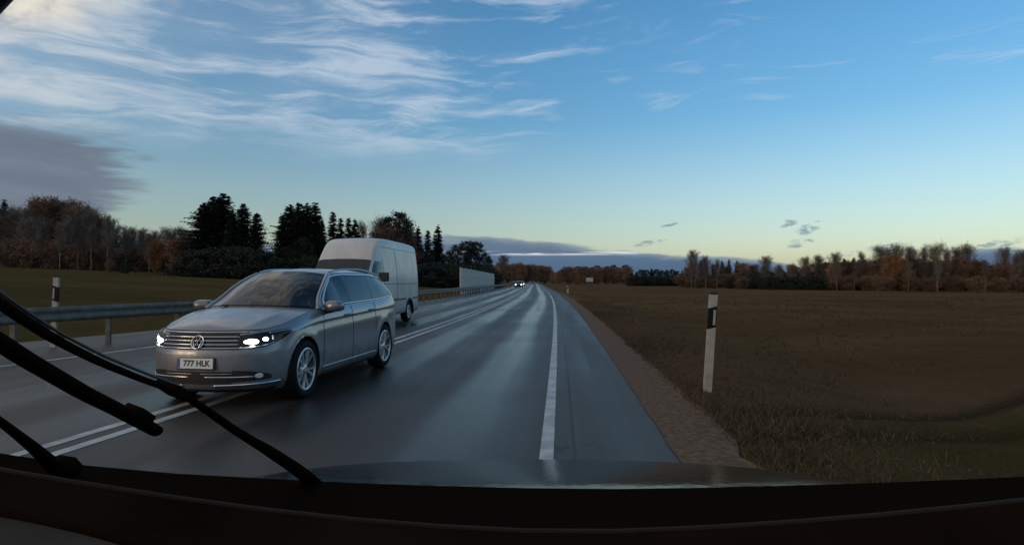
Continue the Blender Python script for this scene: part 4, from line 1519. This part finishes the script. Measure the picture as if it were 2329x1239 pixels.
    # chrome bars of the grille
    for z, r_ in ((.628, .006), (.664, .006), (.702, .006), (.740, .006)):
        full = [P(s, z, .012) for s in np.linspace(0, sg + (.004 if z > .64 else .03), 16)]
        p = [Vector((q.x, -q.y, q.z)) for q in full[::-1]] + full[1:]
        K.tube('grille_bar', p, r_, 'chrome', side=1, n=6)
    full = [P(s, .782, .006) for s in np.linspace(0, sh0 + dsl * .2, 18)]
    K.tube('bonnet_trim', [Vector((q.x, -q.y, q.z)) for q in full[::-1]] + full[1:], .010, 'satin', side=1, n=6)
    # badge
    e = D.objects.new('badge', None)
    COL.objects.link(e)
    e.parent = root
    pb = K.sc([P(0, .688, .020)])[0]
    e.location = pb
    e.rotation_euler = (0, R(-18), 0)
    rr = .070
    v, f = lathe_data([(0.001, -.012), (rr * .92, -.012), (rr * .95, -.004)], 32, 'X')
    mesh('badge_disc', v, f, 'gloss_black', e, True)
    ring = [(0, rr * math.cos(a), rr * math.sin(a)) for a in np.linspace(0, 2 * math.pi, 33)]
    tube('badge_ring', ring, .007, 'chrome', e, 6)
    q = rr * .98
    tube('badge_letter', [(0, -.40 * q, .80 * q), (0, 0, .08 * q), (0, .40 * q, .80 * q)], .0065, 'chrome', e, 6)
    tube('badge_letter', [(0, -.86 * q, .42 * q), (0, -.40 * q, -.80 * q), (0, 0, .02 * q), (0, .40 * q, -.80 * q), (0, .86 * q, .42 * q)], .0065, 'chrome', e, 6)
    # lower intake, fog lights, chrome strips
    patch('lower_grille', 0, s_y(.42), lambda s: .265, lambda s: .395, 'black_plastic', .004, 20, 5, False)
    sf0, sf1 = s_y(.425), s_x(.585)
    fzl = lambda s: .285 + .02 * hn2(s)
    hn2 = lambda s: min(1, max(0, (s - sf0) / (sf1 - sf0)))
    fzh = lambda s: .285 + .12 * math.sin(math.pi * (.5 + .42 * hn2(s))) ** .5
    patch('fog_light_recess', sf0, sf1, fzl, fzh, 'black_plastic', .004, 20, 5)
    lamp(sf0 + (sf1 - sf0) * .66, .345, (sf1 - sf0) * .11, .026, 'lamp_dim', 'fog_light', 16, .010)
    K.tube('bumper_trim', [P(s, .340, .012) for s in np.linspace(s_y(.10), sf0 + (sf1 - sf0) * .52, 20)], .007, 'chrome', n=6)
    K.tube('bumper_trim', [P(s, .372, .010) for s in np.linspace(s_y(.05), s_y(.42), 16)], .004, 'satin', n=6)
    gv = []
    ss_ = np.linspace(s_y(.22), s_x(.47), 26)
    for i, s in enumerate(ss_):
        t = i / 25
        for z in (.212 + .012 * t, .245 + .016 * t):
            gv.append(P(s, z, .010))
    K.both('bumper_lip', gv, grid_faces(26, 2), 'satin')
    K.tube('bumper_trim', [P(s, .252 + .018 * (i / 25), .006) for i, s in enumerate(np.linspace(s_y(.20), s_x(.45), 26))], .0125, 'chrome', n=6)
    patch('air_dam', 0, s_x(.47), lambda s: .172, lambda s: .208, 'black_plastic', .004, 24, 3, False)
    # number plate
    pl = D.objects.new('number_plate', None)
    COL.objects.link(pl)
    pl.parent = root
    pl.location = K.sc([(.905, 0, .478)])[0]
    pl.rotation_euler = (0, R(-3), 0)
    box('plate', (0, 0, 0), (.012, .41, .108), 'plate_white', pl, bevel=.004)
    box('plate_holder', (-.012, 0, -.004), (.014, .44, .130), 'black_plastic', pl, bevel=.004)
    box('country_band', (.0075, -.187, 0), (.002, .028, .098), 'plate_blue', pl)
    tm = text_mesh('777 HLK', .088)
    o = D.objects.new('plate_text', tm)
    tm.materials.append(MATS['plate_text'])
    COL.objects.link(o)
    o.parent = pl
    o.location = (.0075, .018, 0)
    o.rotation_euler = (R(90), 0, R(90))
    o.scale = (.95, .95, 1)
    # ---- mirrors
    for sd_ in (1, -1):
        bm = bmesh.new()
        bmesh.ops.create_uvsphere(bm, u_segments=20, v_segments=12, radius=1.0)
        for v in bm.verts:
            x, y, z = v.co
            sq = lambda a, p_: math.copysign(abs(a) ** p_, a)
            v.co = (sq(x, .75) * (.075 + (.03 if x > 0 else 0)), sq(y, .7) * .125, sq(z, .75) * .072)
        mo = from_bm('mirror', bm, 'mirror_paint', root, True)
        mo.location = K.sc([(-.60, sd_ * 1.005, 1.005)])[0]
        mo.rotation_euler = (0, 0, R(-10 * sd_))
        tube('mirror_stalk', [(0.0, -.15 * sd_, -.075), (0, -.06 * sd_, -.055), (0, .03 * sd_, -.05)], [.03, .035, .02], 'black_plastic', mo, 8)
        tube('mirror_base', [(.09, -.10 * sd_, -.052), (.1, .0, -.056), (.05, .1 * sd_, -.045)], [.012, .016, .010], 'black_plastic', mo, 6)
        box('mirror_glass', (-.070, 0, 0), (.01, .19, .10), 'glass_dark', mo, bevel=.004)
    # ---- wheels
    rad = .345
    for cx in (0, -2.79):
        for sd_ in (1, -1):
            make_wheel(root, (cx * K.S[0], sd_ * .795 * K.S[1], rad - .003), sd_, rad, .215, .245, steer=R(3) if cx == 0 else 0)
    # wipers at the foot of the windscreen
    K.tube('wiper', [(-.20, -.45, 1.018), (-.24, -.05, 1.032), (-.26, .40, 1.028)], .010, 'black_plastic', side=1, n=5)
    return root


def build_van():
    th = R(5.2)
    root = thing('high_roof_van', 'white high-roofed van driving behind the silver car, dark wide windscreen', 'van', (-4.92, 15.9, 0), math.atan2(-math.cos(th), -math.sin(th)))
    # stations: x, z bottom, z top, half width low, half width top, corner radius
    st = [(0.0, .42, .60, .80, .78, .05), (-.02, .36, .78, .86, .83, .08), (-.07, .33, .98, .91, .86, .10), (-.16, .32, 1.10, .94, .86, .12), (-.40, .32, 1.22, .965, .85, .13), (-.62, .32, 1.31, .97, .84, .12),
          (-.70, .32, 1.40, .97, .83, .10), (-.95, .32, 1.70, .97, .82, .09), (-1.20, .32, 1.99, .97, .81, .10), (-1.27, .32, 2.07, .97, .82, .12), (-1.50, .32, 2.34, .97, .82, .16), (-1.75, .32, 2.54, .97, .83, .18),
          (-2.0, .32, 2.64, .97, .84, .18), (-2.4, .32, 2.68, .97, .85, .18), (-3.2, .32, 2.69, .97, .85, .18), (-4.5, .32, 2.69, .97, .85, .18), (-5.7, .32, 2.67, .965, .845, .17), (-5.92, .34, 2.64, .95, .83, .16), (-5.98, .36, 2.60, .92, .80, .14)]
    xs = [q[0] for q in st]
    fn = [pchip(xs, [q[k] for q in st]) for k in range(1, 6)]

    def sect(x):
        z0, z1, hl, ht, rc = [f(x) for f in fn]
        belt = min(1.30, z1 - rc - .02)
        pts = [(0, z0), (hl * .92, z0), (hl - .02, z0 + .02), (hl, z0 + .10)]
        for k in range(1, 8):
            pts.append((hl, z0 + .10 + (belt - z0 - .10) * k / 7))
        for k in range(1, 9):
            t = k / 8
            pts.append((hl + (ht - hl) * t ** 1.5, belt + (z1 - rc - belt) * t))
        for k in range(1, 6):
            a = math.pi / 2 * k / 5
            pts.append((ht - rc * (1 - math.cos(a)), z1 - rc + rc * math.sin(a)))
        for k in range(1, 6):
            t = k / 5
            pts.append(((ht - rc) * (1 - t), z1 + .025 * math.sin(math.pi / 2 * t)))
        return [Vector((x, y, z)) for y, z in pts]
    X = sorted(set(list(np.round(np.linspace(0, -2.4, 61), 3)) + list(np.round(np.linspace(-2.4, -5.98, 70), 3))), reverse=True)
    S_ = [sect(x) for x in X]
    npt = len(S_[0])
    V = [p for s in S_ for p in s]
    F = grid_faces(len(X), npt)
    W = ((-.98, .34), (-4.65, .34))
    AR = .43
    ins = [any(math.hypot(v.x - c[0], v.z - c[1]) < AR for c in W) and v.y > .75 for v in V]
    F = [f for f in F if not all(ins[i] for i in f)]
    for i in {i for f in F for i in f}:
        if ins[i]:
            c = min(W, key=lambda q: abs(V[i].x - q[0]))
            d = Vector((V[i].x - c[0], 0, V[i].z - c[1])).normalized() * AR
            V[i] = Vector((c[0] + d.x, V[i].y, max(V[i].z if d.z < 0 else c[1] + d.z, .32)))
    K = CarKit(root, (1, 1, 1))
    K.full('body', V, F, 'paint_white')
    # close nose and tail
    K.full('nose_panel', [Vector((0, 0, .51))] + S_[0], [(0, k + 1, k + 2) for k in range(npt - 1)], 'black_plastic')
    K.full('rear_doors', [Vector((-5.98, 0, 1.4))] + S_[-1], [(0, k + 2, k + 1) for k in range(npt - 1)], 'paint_white')
    for c in W:
        pv = []
        for i in range(31):
            a = -.1 + (math.pi + .2) * i / 30
            pv += [Vector((c[0] + AR * math.cos(a), .972, c[1] + AR * math.sin(a))), Vector((c[0] + AR * math.cos(a), .45, c[1] + AR * math.sin(a)))]
        K.both('wheel_liner', pv, grid_faces(31, 2, 0, True), 'black_plastic')
        tube_p = [Vector((c[0] + (AR + .02) * math.cos(a), .972, c[1] + (AR + .02) * math.sin(a))) for a in np.linspace(-.02, math.pi + .02, 24)]
        K.tube('arch_moulding', tube_p, .035, 'black_plastic', n=6)
    # windscreen on the sloping face
    gv = []
    for i in range(24):
        x = -.70 - .50 * i / 23
        z1, ht, rc = fn[1](x), fn[3](x), fn[4](x)
        for k in range(9):
            t = k / 8
            y = (ht - rc * .35) * t
            zz = z1 + .025 * math.cos(math.pi / 2 * min(1, y / (ht - rc))) if y < ht - rc else z1 - rc * (1 - math.sqrt(max(0, 1 - ((y - ht + rc) / rc) ** 2)))
            gv.append(Vector((x + .010, y, zz + .010)))
    K.full('windscreen', gv, grid_faces(24, 9), 'glass_dark')

    def side(x, z, out=.006):
        z0, z1, hl, ht, rc = [f(x) for f in fn]
        t = max(0, min(1, (z - 1.30) / max(.05, (z1 - rc - 1.30))))
        return Vector((x, hl + (ht - hl) * t ** 1.5 + out, z))

    def pane(name, xa, xb, zlo, zhi, m, out=.006, n=8, k=6):
        gv = [side(xa + (xb - xa) * i / (n - 1), zlo(xa + (xb - xa) * i / (n - 1)) + (zhi(xa + (xb - xa) * i / (n - 1)) - zlo(xa + (xb - xa) * i / (n - 1))) * j / (k - 1), out) for i in range(n) for j in range(k)]
        K.both(name, gv, grid_faces(n, k), m)
    pane('door_window', -1.02, -1.72, lambda x: 1.36, lambda x: min(1.96, fn[1](x) - .14), 'glass_dark')
    # door and panel shut lines, rub rails
    for x0, zt in ((-.92, 1.62), (-1.82, 2.05), (-3.15, 2.40)):
        K.tube('shut_line', [side(x0, z, .001) for z in np.linspace(.55, zt, 20)], .007, 'black_plastic', n=4)
    K.tube('shut_line', [side(x, 2.40 if x < -1.82 else 2.05, .001) for x in np.linspace(-1.84, -5.8, 20)], .006, 'black_plastic', n=4)
    K.tube('side_groove', [side(x, 1.30, .001) for x in np.linspace(-1.84, -5.85, 20)], .008, 'galv_dark', n=4)
    K.tube('side_rail', [side(x, .80, .005) for x in np.linspace(-1.5, -4.15, 20)], .030, 'galv_dark', n=6)
    K.tube('side_rail', [side(x, .80, .005) for x in np.linspace(-5.12, -5.85, 8)], .030, 'galv_dark', n=6)
    # headlights, grille, plate, bumper
    for s in (1, -1):
        bm = bmesh.new()
        box_bm(bm, (-.115, .70 * s, .92), (.10, .30, .22), Matrix.Rotation(R(-14), 3, 'Y') @ Matrix.Rotation(R(-12 * s), 3, 'Z'), .02)
        from_bm('headlight', bm, 'lens', root)
    box('grille', (-.03, 0, .88), (.10, .95, .22), 'black_plastic', root, Matrix.Rotation(R(-10), 3, 'Y'), .02)
    box('bumper', (.02, 0, .48), (.16, 1.72, .26), 'black_plastic', root, None, .04)
    box('number_plate', (.106, 0, .50), (.012, .52, .115), 'plate_white', root, None, .003)
    # door mirrors on short arms
    for s in (1, -1):
        mo = box('mirror', (-1.02, 1.20 * s, 1.50), (.12, .30, .26), 'black_plastic', root, None, .035)
        tube('mirror_arm', [(-1.02, .93 * s, 1.42), (-1.02, 1.10 * s, 1.44)], .025, 'black_plastic', mo, 6)
    for c in W:
        for s in (1, -1):
            make_wheel(root, (c[0], .845 * s, .345), s, .348, .215, .215, spokes=6)
    box('mud_flap', (-5.12, .86, .42), (.02, .26, .34), 'rubber', root)
    box('mud_flap', (-5.12, -.86, .42), (.02, .26, .34), 'rubber', root)
    return root


def build_far_car(loc, heading, paint, label, group, lit=True):
    root = thing('distant_car', label, 'car', loc, heading, group)
    K = CarKit(root, (1, 1, 1))
    st = [(2.1, .25, .62, .72), (2.05, .22, .70, .80), (1.6, .20, .82, .86), (.9, .20, .95, .88), (.75, .20, 1.00, .88), (-.1, .2, 1.40, .88), (-.9, .2, 1.46, .88), (-1.7, .2, 1.38, .88), (-2.05, .22, 1.02, .86), (-2.15, .28, .7, .80)]
    xs = [q[0] for q in st]
    f = [pchip(xs, [q[k] for q in st]) for k in (1, 2, 3)]

    def sec(x):
        z0, z1, h = [g(x) for g in f]
        b = min(.92, z1 - .06)
        t = max(.0, (z1 - .98) / .48)
        ht = h - .06 - .22 * t
        return [Vector((x, *p)) for p in ((0, z0), (h * .95, z0), (h, z0 + .12), (h, .55 * b + .45 * z0), (h - .02, b), ((h + ht) / 2 - .02, (b + z1) / 2), (ht, z1 - .04), (ht * .8, z1 - .005), (0, z1 + .02))]
    X = np.linspace(2.1, -2.15, 40)
    V = [p for x in X for p in sec(x)]
    K.full('body', V, grid_faces(40, 9), paint)
    K.full('front', [Vector((2.1, 0, .42))] + sec(2.1), [(0, k + 1, k + 2) for k in range(8)], 'black_plastic')
    gv = []
    for i in range(10):
        x = .68 - .70 * i / 9
        z1, h = f[1](x), f[2](x)
        ht = h - .06 - .22 * max(0, (z1 - .98) / .48)
        for k in range(5):
            gv.append(Vector((x + .02, ht * .88 * k / 4, z1 + .02 * (1 - k / 4) + .015)))
    K.full('windscreen', gv, grid_faces(10, 5), 'glass_dark')
    for s in (1, -1):
        v, q = lathe_data([(0.001, 2.09), (.10, 2.08), (.11, 2.02)], 16, 'X')
        o = mesh('headlight', [(a[0], a[1] + .62 * s, a[2] + .66) for a in v], q, 'lamp_far' if lit else 'lens', root, True)
        for cx in (1.35, -1.3):
            v, q = lathe_data([(.001, .1 * s), (.22, .1 * s), (.30, .1 * s), (.32, .06 * s), (.32, -.1 * s)], 20)
            mesh('wheel', [(a[0] + cx, a[1] + .78 * s, a[2] + .315) for a in v], q, 'rubber', root, True)
    return root


# ------------------------------------------------------------------ the car we sit in
def screen_pt(x, y, lift=0.0):
    """where the sight line of a pixel meets the sloping windscreen plane z = 1.56 - 0.60 Y"""
    u, v = ray(x, y)
    Y = (0.19 + lift) / (0.60 + v)
    return Vector((u * Y, Y, CAM_H + v * Y))


def build_own_car():
    root = thing('camera_car', 'black car we ride in: glossy bonnet, dashboard and wipers along the bottom', 'car', (0, 0, 0))
    # bonnet
    V = []
    nx, ny = 61, 40
    for j in range(ny):
        t = j / (ny - 1)
        for i in range(nx):
            a = -1 + 2 * i / (nx - 1)
            x = 0.045 + a * .95
            front = 1.82 - .30 * abs(a) ** 2.6
            back = .86 - .05 * a * a
            y = back + (front - back) * t
            z = 1.062 - .222 * t + .012 * (1 - math.exp(-t / .05)) - .02 * t * t - .12 * abs(a) ** 4
            z += .014 * math.exp(-((abs(a) - .52) / .13) ** 2) * (1 - .4 * t) * math.sin(math.pi * (.2 + .6 * t))
            z -= .10 * max(0, (t - .86) / .14) ** 2
            V.append((x, y, z))
    mesh('bonnet', V, grid_faces(ny, nx, 0, True), 'paint_black', root, True)
    # dashboard: rim along the windscreen foot and pad towards the camera
    rim_px = [(-260, 1015), (-120, 1045), (40, 1076), (200, 1102), (400, 1133), (600, 1160), (800, 1182), (1000, 1198), (1200, 1208), (1400, 1209), (1600, 1201), (1800, 1188), (2000, 1172), (2200, 1152), (2329, 1138), (2480, 1118)]
    rim = []
    for k, (x, y) in enumerate(rim_px):
        u, v = ray(x, y)
        Y = .44
        rim.append(Vector((u * Y, Y, CAM_H + v * Y)))
    tube('dashboard_rim', rim, .0022, 'dash_edge', root, 6)
    V = []
    for p in rim:
        V += [(p.x, p.y, p.z), (p.x, p.y - .10, p.z - .004), (p.x, p.y - .40, p.z - .05), (p.x, p.y - .70, p.z - .12)]
    mesh('dashboard', V, grid_faces(len(rim), 4, 0, True), 'dash', root, True)
    # scuttle: black band between the dashboard rim and the bonnet
    far_px = [(-260, 985), (-120, 1010), (40, 1036), (200, 1058), (400, 1076), (600, 1087), (800, 1097), (1000, 1104), (1200, 1109), (1400, 1111), (1600, 1108), (1800, 1103), (2000, 1097), (2200, 1089), (2329, 1083), (2480, 1074)]
    V = []
    for p, (x, y) in zip(rim, far_px):
        q = at(x, y, .76)
        m1, m2 = p.lerp(q, .33), p.lerp(q, .7)
        V += [(p.x, p.y + .004, p.z - .003), (m1.x, m1.y, m1.z - .028), (m2.x, m2.y, m2.z - .026), (q.x, q.y, q.z), (q.x, q.y + .012, q.z - .05)]
    mesh('scuttle', V, grid_faces(len(rim), 5, 0, False), 'matt_black', root, True)
    # cabin around the camera: roof and side doors keep the light off the dashboard
    V = []
    for y, z in ((-.02, 1.575), (-.10, 1.60), (-.9, 1.66), (-1.9, 1.60), (-2.4, 1.1), (-2.5, .4)):
        for i in range(9):
            a = -1 + i / 4
            V.append((.045 + a * .80, y, z - .05 * a * a))
    mesh('roof', V, grid_faces(6, 9), 'black_plastic', root, True)
    for sx in (-1, 1):
        V = []
        for y in (.75, .3, -.5, -1.5, -2.5):
            V += [(.045 + sx * .93, y, .35), (.045 + sx * .95, y, .75), (.045 + sx * .92, y, 1.0)]
        mesh('door', V, grid_faces(5, 3), 'paint_black', root, True)
    # paler instrument hood at the lower left
    hood_px = [(-300, 1120), (-150, 1145), (0, 1166), (100, 1185), (200, 1208), (300, 1236), (400, 1262), (520, 1295)]
    V = []
    H = []
    for (x, y) in hood_px:
        u, v = ray(x, y)
        p = Vector((u * .36, .36, CAM_H + v * .36))
        H.append(p)
        V += [(p.x, p.y, p.z), (p.x - .01, p.y - .06, p.z + .002), (p.x - .03, p.y - .2, p.z - .01), (p.x - .05, p.y - .4, p.z - .05)]
    mesh('instrument_hood', V, grid_faces(len(H), 4, 0, True), 'dash_brown', root, True)
    tube('instrument_hood_edge', H, .004, 'dash', root, 6)
    # pillar showing in the top left corner
    tube('windscreen_pillar', [at(-700, 520, .62), at(-320, 280, .50), at(-34, 4, .40), at(22, -58, .385), at(300, -330, .34)], .010, 'black_plastic', root, 10)
    # wipers
    def wiper(arm, blade, knuckle, bw):
        w = D.objects.new('wiper', None)
        COL.objects.link(w)
        w.parent = root
        nrm = Vector((0, .51, .86))
        if arm:
            cv = curve3([screen_pt(x, y, l) for x, y, r_, l in arm])
            fr = pchip(np.linspace(0, 1, len(arm)), [r_ * .85 for x, y, r_, l in arm])
            tube('wiper_arm', [cv(q) for q in np.linspace(0, 1, 20)], [.82 * fr(q) for q in np.linspace(0, 1, 20)], 'matt_black', w, 8, .6, nrm)
        if blade:
            cv = curve3([screen_pt(x, y, l) for x, y, r_, l in blade])
            fr = pchip(np.linspace(0, 1, len(blade)), [r_ * bw for x, y, r_, l in blade])
            pts = [cv(q) for q in np.linspace(0, 1, 24)]
            tube('wiper_blade', pts, [fr(q) for q in np.linspace(0, 1, 24)], 'matt_black', w, 8, .7, nrm)
            off = Vector((.001, .002, .0045))
            tube('wiper_blade_edge', [p + off for p in pts], .0012, 'galv_dark', w, 5)
        if knuckle:
            for (x, y, r_) in knuckle:
                p = screen_pt(x, y, .012)
                tube('wiper_joint', [p - Vector((.012, 0, -.006)), p, p + Vector((.012, 0, -.006))], [r_ * .7, r_, r_ * .7], 'matt_black', w, 8)
    wiper([(722, 1104, .0150, .010), (690, 1078, .0140, .012), (620, 1030, .0120, .016), (520, 968, .0085, .020), (440, 912, .0070, .020), (395, 884, .0060, .018)],
          [(400, 890, .0050, .008), (300, 853, .0055, .006), (206, 813, .0060, .006), (98, 755, .0065, .006), (47, 722, .0070, .006), (0, 690, .0070, .006), (-120, 606, .0070, .006)], [(392, 884, .006)], .62)
    wiper([(130, 1066, .0165, .010), (60, 1004, .0110, .012), (0, 958, .0075, .016), (-120, 876, .007, .016)],
          [(355, 980, .0085, .006), (276, 936, .0092, .006), (180, 887, .0092, .006), (68, 822, .0090, .006), (0, 779, .0088, .006), (-120, 704, .0085, .006)], [(318, 938, .005), (150, 1062, .014)], .85)



build_ground()
build_road()
build_guard_rail()
marker_post((2.47, 7.54, -0.03), 1.24, 0.098, R(4.0), 'white marker post with black slanted band standing close by on the right verge')
marker_post((at(122, 787, 12.4).x, 12.4, 0.02), 1.44, 0.105, R(2.0), 'white marker post seen behind the guard rail at far left', -1)
marker_post((at(1291, 660, 70).x, 70, -0.1), 0.95, 0.22, 0, 'tiny pale marker post far off on the right verge')
build_wall()
build_trees()
build_grass()
build_estate()
build_van()
fh = math.atan2(-1, -0.0385)
build_far_car((1.5, 132, 0), fh, 'paint_dark', 'dark oncoming car with two bright headlights far down the road', 'distant oncoming cars')
build_far_car((centre(170) - 2.1, 170, 0), fh, 'paint_dark', 'oncoming car half hidden behind the dark car with bright headlights', 'distant oncoming cars')
build_far_car((at(1212, 640, 330).x, 330, 0), fh, 'paint_dark', 'tiny oncoming car at the very end of the road', 'distant oncoming cars', False)
sg = thing('roadside_sign', 'small pale pinkish board on two posts at the far edge of the field', 'sign', (at(1341, 636, 150).x, 150, ground_z(at(1341, 636, 150).x, 150)))
zs = at(1341, 636, 150).z - sg.location.z
box('sign_board', (0, 0, zs), (1.75, .06, 1.0), 'sign_face', sg, bevel=.01)
for sx in (-.6, .6):
    tube('post', [(sx, .06, -.2), (sx, .06, zs + .45)], .04, 'galv_dark', sg, 8)
build_own_car()
